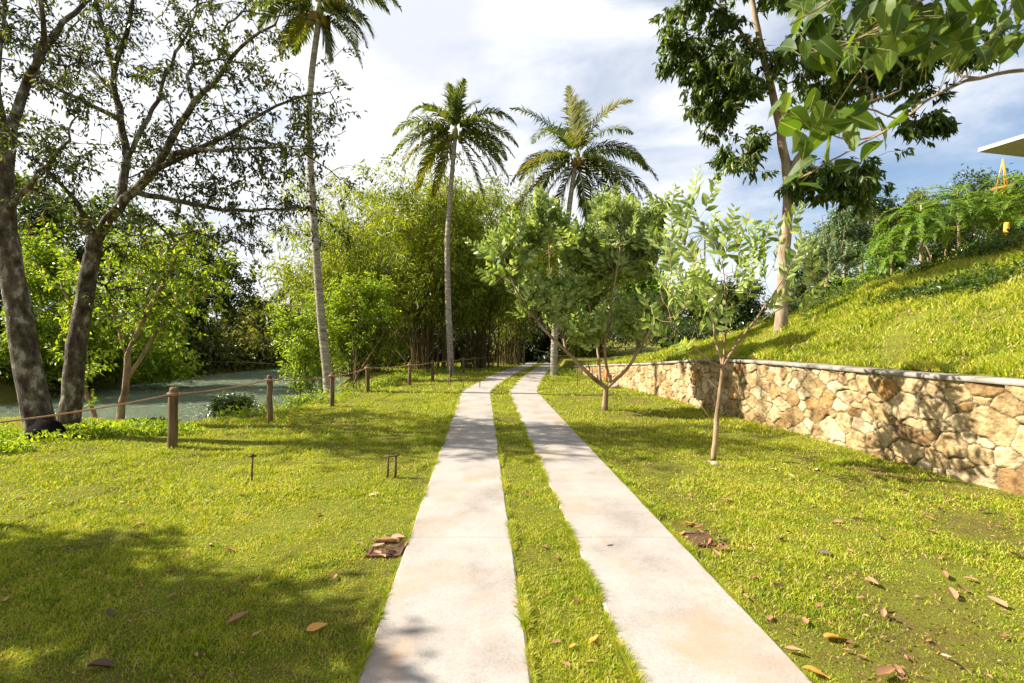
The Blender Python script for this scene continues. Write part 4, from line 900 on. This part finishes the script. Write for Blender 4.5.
# trees behind the wall
HB = 'trees and bushes behind the stone wall'
def htree(label, px, py, Yv, rx, rz, leaf, nT=380, per=12, s=1., name='background_tree', **k):
    c = P(px, py, Yv); fartree(label, px, py, Yv, rx, rz, leaf, nT, per, s, name, basez=float(hill(c[0], Yv))-.1, group=HB, **k)
htree('mid green tree above the left end of the wall', 640, 300, 34, 36, 42, 'leaf_fern', 420, s=.75)
htree('light green tree in the gap between the two lawn trees', 690, 312, 38, 30, 34, 'leaf_bright', 360, s=.7)
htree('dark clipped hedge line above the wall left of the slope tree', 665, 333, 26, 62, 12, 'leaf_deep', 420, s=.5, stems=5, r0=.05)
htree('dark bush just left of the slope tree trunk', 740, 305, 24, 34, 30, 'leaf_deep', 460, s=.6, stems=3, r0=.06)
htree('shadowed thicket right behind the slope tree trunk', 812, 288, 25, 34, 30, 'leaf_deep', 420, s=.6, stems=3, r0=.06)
htree('grey green tree on the skyline behind the slope tree', 846, 236, 30, 30, 32, 'leaf_blue', 420, s=.6)
htree('round topped olive tree on the skyline of the slope', 912, 222, 34, 34, 30, 'leaf_olive', 460, s=.55)
htree('green tree below the round olive crown', 882, 258, 26, 28, 26, 'leaf_fern', 360, s=.55)
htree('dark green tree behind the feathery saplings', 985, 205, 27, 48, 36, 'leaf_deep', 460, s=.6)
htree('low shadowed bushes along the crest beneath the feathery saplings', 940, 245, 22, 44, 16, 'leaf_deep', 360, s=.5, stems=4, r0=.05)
htree('leafy bush on the crest right below the roof corner', 1000, 205, 17.5, 30, 22, 'leaf_fern', 300, s=.5, stems=3, r0=.05)
htree('low bright bush at the crest near the silvery tree', 868, 285, 16.5, 24, 14, 'leaf_bright', 200, s=.5, stems=4, r0=.03)
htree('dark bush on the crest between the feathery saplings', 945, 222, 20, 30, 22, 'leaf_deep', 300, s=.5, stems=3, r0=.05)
htree('tall dark green crown far behind the slope tree on the skyline', 862, 215, 36, 34, 26, 'leaf_deep', 400, s=.55)
# blue green shrub on the slope
Yb = 15.0; c = P(825,262,Yb); zb = float(hill(c[0], Yb)); b = np.array([c[0], Yb, zb])
lmS = [([b-[0,0,.1], b+[0,0,.35], b+[.05,0,.7]], .05, .03), ([b+[.05,0,.6], P(808,270,Yb), P(800,235,Yb)], .025, .008), ([b+[.05,0,.6], P(840,260,Yb), P(845,225,Yb)], .025, .008), ([b+[.05,0,.6], P(825,250,Yb+.3), P(822,215,Yb)], .025, .008)]
spray_tree('silvery blue green young tree standing on the slope right of the tall trunk', b, lmS, ell(P(824,262,Yb), (.95,.8,1.25), 150, 22, .3, .2), .004, .16, .07, 10, .36, HB, .7, leaf='leaf_blue', name='slope_sapling')
# feathery saplings
def feather(label, px, base_py, Yv, top_py, nf, ln, lean=0, leaf='leaf_fern'):
    X_ = (px-512)/FP*Yv; zb = float(hill(X_, Yv)); b = np.array([X_, Yv, zb]); top = P(px+lean, top_py, Yv)
    t = thing('feathery_sapling', label, 'tree', b, 'feather leaved saplings on the crest of the slope')
    sk = Skel(); sk.limb([b-[0,0,.1], (b+top)/2+[.03,0,0], top], .06, .025); g = Geo(); gl = Geo(); gr = Geo()
    sk.build(g, tip=.02)
    for k in range(nf):
        f = rng.uniform(.5, 1); p = b+(top-b)*f; a = rng.uniform(0, 2*math.pi); el = rng.uniform(.05, .55)
        d = np.array([math.cos(a), math.sin(a), el]); L_ = ln*rng.uniform(.8, 1.4)
        frond(gl, gr, p, d, L_, 1.0, ll=.27*ln/1.3, n=30, lw=.038, hang=.15)
        m = 4
    mesh('trunk', g, M['yellow_paint'] if False else M['bark_light'], t); mesh('crown', gl, M[leaf], t, smooth=False); mesh('leaf_stalks', gr, M['rachis'], t)
feather('bright feathery sapling with a yellowish stem, left of the others on the crest', 921, 256, 16, 205, 40, 1.25)
feather('feathery sapling in the middle of the crest beside the white box', 958, 240, 16.5, 190, 46, 1.5)
feather('tall feathery sapling in front of the roof corner', 1040, 220, 15.5, 178, 50, 1.5, lean=-8)
feather('small feathery sapling low on the crest behind the silvery tree', 892, 268, 17, 236, 26, 1.0)

# ------------------------------------------------------------------ house corner with lamp, yellow post and box on the crest
def house():
    Yh = 18.0; c = P(978,152,Yh); zb = float(hill(c[0]+2, Yh))
    t = thing('veranda_house', 'pale house corner with a flat overhanging roof at the right edge of the crest', 'house', (c[0]+3, Yh+1, zb))
    x0, y0, z0 = c
    dx = np.array([.97, .24]); dy = np.array([.24, -.97])
    Mx = (np.array([[dx[0], dy[0], 0], [dx[1], dy[1], 0], [0, 0, 1]]), np.array([x0, y0, z0]))
    g = Geo(); g.box((0, 0, .0), (9, 7, .13), Mx); roof = mesh('roof', g, M['roof_white'], t, smooth=False)
    g = Geo()
    for k in range(14): g.box((.25+k*.62, .12, -.06), (.31+k*.62, 6.9, -.002), Mx)
    mesh('rafters', g, M['roof_white'], roof, smooth=False)
    g = Geo(); g.box((-.03, -.03, .132), (9.03, 7.03, .17), Mx); mesh('roof_edge', g, M['roof_trim'], roof, smooth=False)
    g = Geo(); g.box((3.0, 1.6, zb-z0-1.2), (8.6, 6.6, -.065), Mx); mesh('wall', g, M['plaster'], t, smooth=False)
    g = Geo(); g.box((2.0-.1, .6-.1, zb-z0-1.2), (2.1, .7, -.065), Mx); mesh('post', g, M['plaster'], t, smooth=False)
    return Mx
Mx = house()
Yh = 16.6; q = P(1003,172,Yh)
t = thing('hanging_lamp', 'orange clay bowl lamp hanging by cords under the roof corner', 'lamp', q+[0, 0, -.7])
g = Geo(); top = q+[0,0,.42]
for a in (0, 2.1, 4.2): g.tube([top, q+[math.cos(a)*.17, math.sin(a)*.17, -.52]], .018, 5)
mesh('cord', g, M['yellow_paint'], t)
g = Geo(); z = np.array([-.70,-.66,-.58,-.52,-.50]); g.tube(np.stack([q[0]+0*z, q[1]+0*z, q[2]+z], 1), [.06,.17,.26,.30,.27], 16); mesh('bowl', g, M['clay'], t)
X_ = (1006-512)/FP*15; g = Geo(); zz = float(hill(X_, 15)); g.tube([(X_, 15, zz-.2), (X_, 15, zz+.5), (X_+.02, 15, zz+.95), (X_+.02, 15, zz+1.0)], [.08, .075, .07, .055], 10)
solo('yellow_bollard', g, M['yellow_paint'], 'short yellow post standing on the crest near the right edge', 'post')
X_ = (974-512)/FP*14.4; zz = float(hill(X_, 14.4)); t = thing('utility_box', 'small white box on the crest of the slope', 'box', (X_, 14.4, zz))
g = Geo(); g.box((X_-.18, 14.25, zz-.1), (X_+.18, 14.6, zz+.22)); mesh('body', g, M['box_white'], t, smooth=False)
g = Geo(); g.box((X_-.20, 14.22, zz+.222), (X_+.20, 14.63, zz+.25)); mesh('lid', g, M['box_white'], t, smooth=False)

# ------------------------------------------------------------------ small things on the lawn
def stake(label, px, py, kind_):
    q = gp(px, py); q[2] = float(ground(q[0], q[1]))
    if kind_ == 't':
        t = thing('sprinkler_stake', label, 'sprinkler', q); g = Geo(); g.tube([q-[0,0,.05], q+[0,0,.15], q+[.01,0,.30]], .010, 6); mesh('rod', g, M['rust'], t)
        g = Geo(); g.tube([q+[-.045,0,.30], q+[.05,0,.305]], .011, 6); g.tube([q+[.005,0,.29], q+[.005,0,.33]], [.02, .016], 8); mesh('nozzle', g, M['rust'], t)
    else:
        w, h = kind_; t = thing('stake_frame', label, 'stake', q)
        for s in (-1, 1):
            g = Geo(); g.tube([q+[s*w/2,0,-.05], q+[s*w/2+rng.normal()*.01,.02*s,h*.5], q+[s*w/2+.01,0,h]], .014, 6); mesh('stake', g, M['post_wood'], t)
        g = Geo(); g.tube([q+[-w/2-.03,-.012,h*.93], q+[w/2+.03,-.012,h*.98]], .010, 6); mesh('crossbar', g, M['post_wood'], t)
stake('single rusty sprinkler stake alone on the left lawn', 252, 482, 't')
stake('small pair of wooden stakes by the left edge of the driveway', 391, 478, (.09, .27))
stake('wide little stake frame near the driveway kink', 471.5, 388, (.52, .22))
stake('tiny stick frame further left of the driveway kink', 449, 386, (.06, .25))
q = gp(577, 388); g = Geo(); g.tube([q-[0,0,.05], q+[.02,0,.3], q+[.0,0,.62]], .014, 6); solo('thin_stick', g, M['post_wood'], 'thin upright stick left of the forked fruit tree', 'stick')
q = gp(606.5, 382); g = Geo(); g.tube([q-[0,0,.05], q+[0,0,.2], q+[.0,0,.45]], [.05,.05,.045], 8); solo('orange_marker', g, M['clay'], 'short orange marker stub before the far end of the wall', 'post')
# stones at the foot of the fruit trees
def blob(q, r, sq=.6):
    g = Geo(); z = np.linspace(-1, 1, 6); rr = np.sqrt(np.maximum(1-z*z, .05))*r*rng.uniform(.85, 1.15, 6)
    g.tube(np.stack([q[0]+rng.normal(size=6)*r*.08, q[1]+rng.normal(size=6)*r*.08, q[2]+z*r*sq+r*sq*.5], 1), rr, 9); return g
for px, py, r, lb in ((716,466,.06,'pale stone against the foot of the slender fruit tree'), (709,464,.045,'small pale stone left of the slender fruit tree foot'), (615,388,.14,'flat grey stone right of the forked fruit tree')):
    q = gp(px, py); solo('stone', blob(q, r), M['stone_bit'], lb, 'stone', None)
# mesh drains with fallen leaves
def drain(px, py, w, lb, name='drain_grate'):
    q = gp(px, py); q[2] = float(ground(q[0], q[1]))-.006; t = thing(name, lb, 'drain', q)
    g = Geo(); a = w/2
    for s in (-1, 1):
        g.box((q[0]+s*a-.012, q[1]-a-.012, q[2]-.05), (q[0]+s*a+.012, q[1]+a+.012, q[2]+.03)); g.box((q[0]-a+.0125, q[1]+s*a-.012, q[2]-.05), (q[0]+a-.0125, q[1]+s*a+.012, q[2]+.028))
    mesh('frame', g, M['rust'], t, smooth=False)
    g = Geo(); 
    for u in np.arange(-a+.02, a-.015, .022):
        g.tube([q+[u,-a+.012,.018], q+[u,a-.012,.018]], .003, 4, cap=False); g.tube([q+[-a+.012,u,.022], q+[a-.012,u,.022]], .003, 4, cap=False)
    mesh('wire_mesh', g, M['grate'], t, smooth=False)
    g = Geo(); g.box((q[0]-a+.013, q[1]-a+.013, q[2]-.03), (q[0]+a-.013, q[1]+a-.013, q[2]-.002)); mesh('basin', g, M['bark_dark'], t, smooth=False)
drain(387, 551, .24, 'rusty mesh drain heaped with brown leaves left of the driveway')
drain(696, 541, .24, 'rusty mesh drain with a yellow leaf right of the driveway')

# fallen leaves: one mesh per kind of look, many objects
def leafmesh(name, mat, curl, fold, wd):
    g = Geo(); D = np.array([[1., 0, 0]]); leaves(g, np.array([[-.5, 0, 0]]), D, np.array([[0, 0, 1.]]), np.array([1.]), np.array([wd]), 2, curl, fold)
    o = mesh(name, g, M[mat]); me = o.data; bpy.data.objects.remove(o); return me
variants = {'brown': [leafmesh('fallen_leaf', 'dry_brown', -.12, .35, .42), leafmesh('fallen_leaf', 'dry_brown', .12, .25, .48), leafmesh('fallen_leaf', 'dry_brown', -.2, .6, .36)],
            'orange': [leafmesh('fallen_leaf', 'dry_orange', -.12, .2, .5), leafmesh('fallen_leaf', 'dry_orange', .15, .3, .46)],
            'pale': [leafmesh('fallen_leaf', 'dry_pale', -.3, .5, .36), leafmesh('fallen_leaf', 'dry_pale', .25, .3, .44)],
            'dark': [leafmesh('fallen_leaf', 'dry_dark', -.3, .4, .45), leafmesh('fallen_leaf', 'dry_dark', .35, .5, .4)]}
LBL = {'brown': 'dry brown curled leaf lying on the lawn', 'orange': 'orange dry leaf lying on the lawn', 'pale': 'pale straw coloured dry leaf lying on the grass', 'dark': 'dark rotten leaf lying on the grass'}
def fallen(px, py, size_px, colr, rz=None, label=None, dz=.045):
    q = gp(px, py); z = float(ground(q[0], q[1])); u = q[0]-float(path_x(q[1]))
    onp = (-PW < u < -.25) or (.25 < u < PW)
    o = bpy.data.objects.new('fallen_leaf', random.choice(variants[colr])); COL.objects.link(o)
    L_ = size_px/FP*q[1]*.78; o.scale = (L_, L_, L_*.9); o.location = (q[0], q[1], (float(Zg(q[1]))+.045 if onp else z+dz*.45))
    o.rotation_euler = (rng.normal()*.22, rng.normal()*.12, rng.uniform(0, 6.28) if rz is None else rz)
    tag(o, label or (LBL[colr] if not onp else 'small dry leaf lying on the concrete strip'), 'leaf', 'fallen leaves scattered over the lawn')
for a in [(836,640,34,'orange',.2,'bright orange leaf on the grass at the bottom right'), (886,678,36,'brown',.4,'large brown leaf at the bottom edge, lower right'), (897,672,26,'brown',1.2,'brown leaf propped on the large one at the lower right edge'),
          (817,676,32,'orange',-.3,'orange brown leaf beside the driveway corner at the bottom'), (794,655,22,'brown',-.6,'reddish brown leaf touching the right edge of the driveway'),
          (239,622,28,'brown',.9,'long narrow leaf standing out on the shaded left lawn'), (317,631,26,'orange',.3,'orange leaf in the shade of the left lawn'), (257,637,14,'brown',1.2,None), (106,665,40,'dark',.4,'long dark leaf in the deep shade at the lower left'),
          (387,545,30,'brown',.1,'largest brown leaf lying on the left drain'), (398,541,24,'brown',-.4,'brown leaf at the back of the left drain'), (378,549,16,'pale',.5,None), (403,548,20,'brown',1.3,None), (395,556,22,'dark',.3,None), (381,543,18,'brown',2.1,None),
          (690,526,18,'orange',0.,'yellow leaf at the back of the right drain'), (682,536,12,'orange',.8,None), (699,530,16,'brown',.3,None), (708,545,18,'brown',1.0,None), (725,551,16,'brown',.4,None), (727,543,12,'dark',.1,None), (716,556,14,'brown',2.,None), (687,534,12,'pale',.3,None)]: fallen(*a)
for a in [(962,590,26,'brown'),(997,606,24,'brown'),(952,597,26,'brown'),(872,585,22,'brown'),(946,578,18,'brown'),(970,582,16,'brown'),(884,617,20,'brown'),(894,622,14,'dark'),(870,584,20,'brown'),(888,612,14,'brown'),
          (850,646,14,'brown'),(848,654,12,'brown'),(805,624,16,'brown'),(753,580,14,'brown'),(825,555,16,'dark'),(850,552,14,'brown'),(838,523,12,'brown'),(855,520,10,'dark'),(880,540,10,'dark'),(782,541,14,'dark'),(790,533,10,'dark'),(813,598,18,'pale'),(820,608,14,'brown'),(778,589,14,'dark'),
          (942,560,12,'brown'),(895,500,16,'pale'),(904,490,14,'brown'),(862,488,10,'dark'),(815,470,14,'pale'),(772,471,12,'pale'),(806,469,10,'pale'),(793,478,12,'pale'),(726,502,16,'brown'),(655,486,10,'pale'),(969,499,10,'brown'),(985,512,14,'dark'),
          (170,572,14,'brown'),(61,549,12,'orange'),(110,568,12,'orange'),(209,547,12,'pale'),(228,553,16,'brown'),(334,580,16,'brown'),(348,565,10,'brown'),(270,596,10,'brown'),(172,598,12,'brown'),(6,601,16,'brown'),(110,615,16,'dark'),(140,526,14,'brown'),(138,540,10,'dark'),(93,508,10,'pale'),(150,480,10,'brown'),(120,503,10,'brown'),(22,498,14,'pale'),(207,503,10,'pale'),(243,497,10,'pale'),(246,516,10,'dark'),(374,496,14,'pale'),(318,517,10,'brown'),
          (556,560,12,'brown'),(513,610,8,'brown'),(510,573,10,'pale'),(544,549,10,'brown'),(527,497,12,'brown'),(575,604,14,'brown'),(572,650,12,'orange'),(594,643,18,'orange'),(566,668,12,'brown'),(590,665,12,'brown'),(556,645,14,'brown'),(517,455,6,'dark'),(607,548,10,'orange'),
          (860,600,12,'brown'),(930,535,12,'brown'),(1005,640,16,'brown'),(1015,560,20,'dark'),(925,640,14,'dark'),(745,600,14,'brown'),(770,620,16,'brown'),(990,480,12,'pale')]: fallen(*a)
for _ in range(120):
    Yv = 2.6+8.4*rng.random()**1.5; Xv = rng.uniform(path_x(Yv)+1.3, wall_x(Yv)-.2)
    fallen(512+Xv/Yv*FP, HZ+CH*FP/Yv, rng.uniform(.035, .10)*FP/Yv, random.choice(['brown', 'brown', 'pale', 'dark']))

# weeds: uncountable ground cover along the bank
def weeds(n, spots, h, leaf, label, name):
    g = Geo(); 
    for (x, y, r) in spots:
        m = n; a = rng.uniform(0, 6.28, m); d = r*np.sqrt(rng.random(m)); Xv = x+np.cos(a)*d; Yv = y+np.sin(a)*d*.6
        z = ground(Xv, Yv)+h*rng.random(m)**1.3*(1-.5*(d/r)**2)
        B = np.stack([Xv, Yv, z], -1); D = rdir(m)*.8+np.array([0, 0, .6]); leaves(g, B, D, rdir(m)*.5+np.array([0, 0, .6]), rng.uniform(.05, .11, m), rng.uniform(.02, .045, m), 0)
    tag(mesh(name, g, M[leaf], smooth=False), label, 'plants', kind='stuff')
weeds(420, [(x, y, .55) for x, y in ((-7.6,8.0),(-7.0,8.3),(-6.4,8.6),(-7.9,7.5),(-8.4,7.2),(-5.9,8.8),(-7.2,9.0),(-6.6,9.3),(-8.8,8.4),(-8.2,7.9),(-7.4,7.3))], .16, 'leaf_bright', 'low leafy weeds around the feet of the river trees', 'weeds')
weeds(260, [(x, y, .6) for x, y in ((-5.6,10.6),(-5.2,11.6),(-4.9,12.8),(-4.8,14),(-4.5,15.2),(-4.3,16.4),(-4.3,18),(-4.1,19.5),(-3.9,21),(-3.2,22.4),(-3.0,24.5))], .28, 'leaf_bright', 'straggling weeds along the edge of the bank below the fence', 'bank_weeds')
weeds(200, [(2.2,21,.6),(2.8,22,.6),(3.4,23,.7),(2.0,24,.6)], .3, 'leaf_bright', 'low plants beside the leaning palm foot', 'palm_weeds')

def undergrowth(pts, n, h, leaf, name, label, depth=3.):
    g = Geo(); pts = np.array(pts, float); seg = np.r_[0, np.cumsum(np.hypot(*np.diff(pts, axis=0).T))]
    u = rng.random(n)*seg[-1]; X_ = np.interp(u, seg, pts[:, 0]); Y_ = np.interp(u, seg, pts[:, 1]); d = rng.random(n)*depth-.5
    nx = np.interp(u, seg, np.gradient(pts[:, 1])); ny = -np.interp(u, seg, np.gradient(pts[:, 0])); q = np.hypot(nx, ny); sg = np.where(river_sd(X_+nx/q, Y_+ny/q) < 0, 1, -1)
    X_ = X_+sg*nx/q*d; Y_ = Y_+sg*ny/q*d
    top = h*(.55+.3*np.sin(u*1.3)+.25*np.sin(u*3.1+1)+.15*np.sin(u*7))*(.55+.45*np.minimum((d+.5)/1.2, 1))
    z = np.maximum(ground(X_, Y_), -1.0)+top*rng.random(n)
    s_ = np.sqrt(X_**2+Y_**2)/25; B = np.stack([X_, Y_, z], -1)+rng.normal(size=(n, 3))*.08
    D = rdir(n)*.8; D[:, 2] -= .2; leaves(g, B, D, rdir(n)*.5+np.array([0, 0, .6]), .26*s_*rng.uniform(.6, 1.3, n), .12*s_*rng.uniform(.6, 1.2, n), 0)
    tag(mesh(name, g, M[leaf], smooth=False), label, 'plants', kind='stuff')
fb = [(-40,14.9),(-26,15.6),(-19.5,18.7),(-20.2,24),(-20.5,30.5),(-18,39),(-13,46.5),(-8,56),(0,70)]
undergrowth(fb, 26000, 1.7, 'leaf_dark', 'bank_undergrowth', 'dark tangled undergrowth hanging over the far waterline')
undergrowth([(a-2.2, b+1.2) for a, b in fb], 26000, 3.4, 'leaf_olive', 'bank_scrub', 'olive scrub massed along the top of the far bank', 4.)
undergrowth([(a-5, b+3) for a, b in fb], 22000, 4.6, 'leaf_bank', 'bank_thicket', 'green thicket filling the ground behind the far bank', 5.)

def litter(n, name, mat, label, xlo, xhi):
    Y_ = rng.uniform(2.4, 11, n); X_ = path_x(Y_)+xlo+rng.random(n)*(xhi(Y_)-path_x(Y_)-xlo) if xhi else path_x(Y_)-1.15-rng.random(n)*(1.1*Y_-1)
    g = Geo(); B = np.stack([X_, Y_, ground(X_, Y_)+.018+rng.random(n)*.012], -1); D = rdir(n); D[:, 2] *= .25
    leaves(g, B, D, rdir(n)*.3+np.array([0, 0, 1.]), rng.uniform(.015, .045, n), rng.uniform(.008, .022, n), 0, .2, .2)
    tag(mesh(name, g, M[mat], smooth=False), label, 'litter', kind='stuff')
litter(2600, 'leaf_litter', 'dry_brown', 'tiny brown leaf crumbs strewn through the right lawn', 1.15, lambda Y: wall_x(Y)-.1)
litter(1400, 'dark_litter', 'dry_dark', 'tiny dark leaf crumbs strewn through the right lawn', 1.15, lambda Y: wall_x(Y)-.1)
litter(450, 'pale_litter', 'dry_brown', 'tiny tan leaf crumbs strewn through the left lawn', 0, None)

for cx, cy, nm in ((387, 549, 'left'), (697, 541, 'right')):
    q = gp(cx, cy)
    for k in range(16):
        a = rng.uniform(0, 6.28); d = .06+.16*rng.random(); x_ = q[0]+math.cos(a)*d-(.03 if nm == 'left' else -.06); y_ = q[1]+math.sin(a)*d
        if abs(x_-float(path_x(y_))) < PW+.02: continue
        fallen(512+x_/y_*FP, HZ+CH*FP/y_, rng.uniform(.05, .11)*FP/y_, random.choice(['brown', 'brown', 'dark']), None, 'dry brown leaf heaped round the %s drain' % nm, .03)

n_ = 26000; Y_ = rng.uniform(9, 17, n_); X_ = wall_x(Y_)+rng.uniform(3.2, 9.6, n_)  # weeds in a dark leaf colour, added to stand in for shade here
k_ = (np.sin(X_*1.1+np.sin(Y_*1.7)*1.3)+np.sin(Y_*1.5+X_*.7)+.5*np.sin(X_*3.3)*np.sin(Y_*3.1) > .35-.12*(X_-wall_x(Y_)-5)); X_ = X_[k_]; Y_ = Y_[k_]; n_ = len(X_)
g = Geo(); B = np.stack([X_, Y_, hill(X_, Y_)+.03+.20*rng.random(n_)**1.5], -1); D = rdir(n_)*.8+np.array([0, 0, .5])
leaves(g, B, D, rdir(n_)*.5+np.array([0, 0, .6]), rng.uniform(.07, .15, n_), rng.uniform(.03, .06, n_), 0)
tag(mesh('slope_shade_weeds', g, M['leaf_slope'], smooth=False), 'leafy weeds on the upper slope, their dark colour standing in for shade', 'plants', kind='stuff')
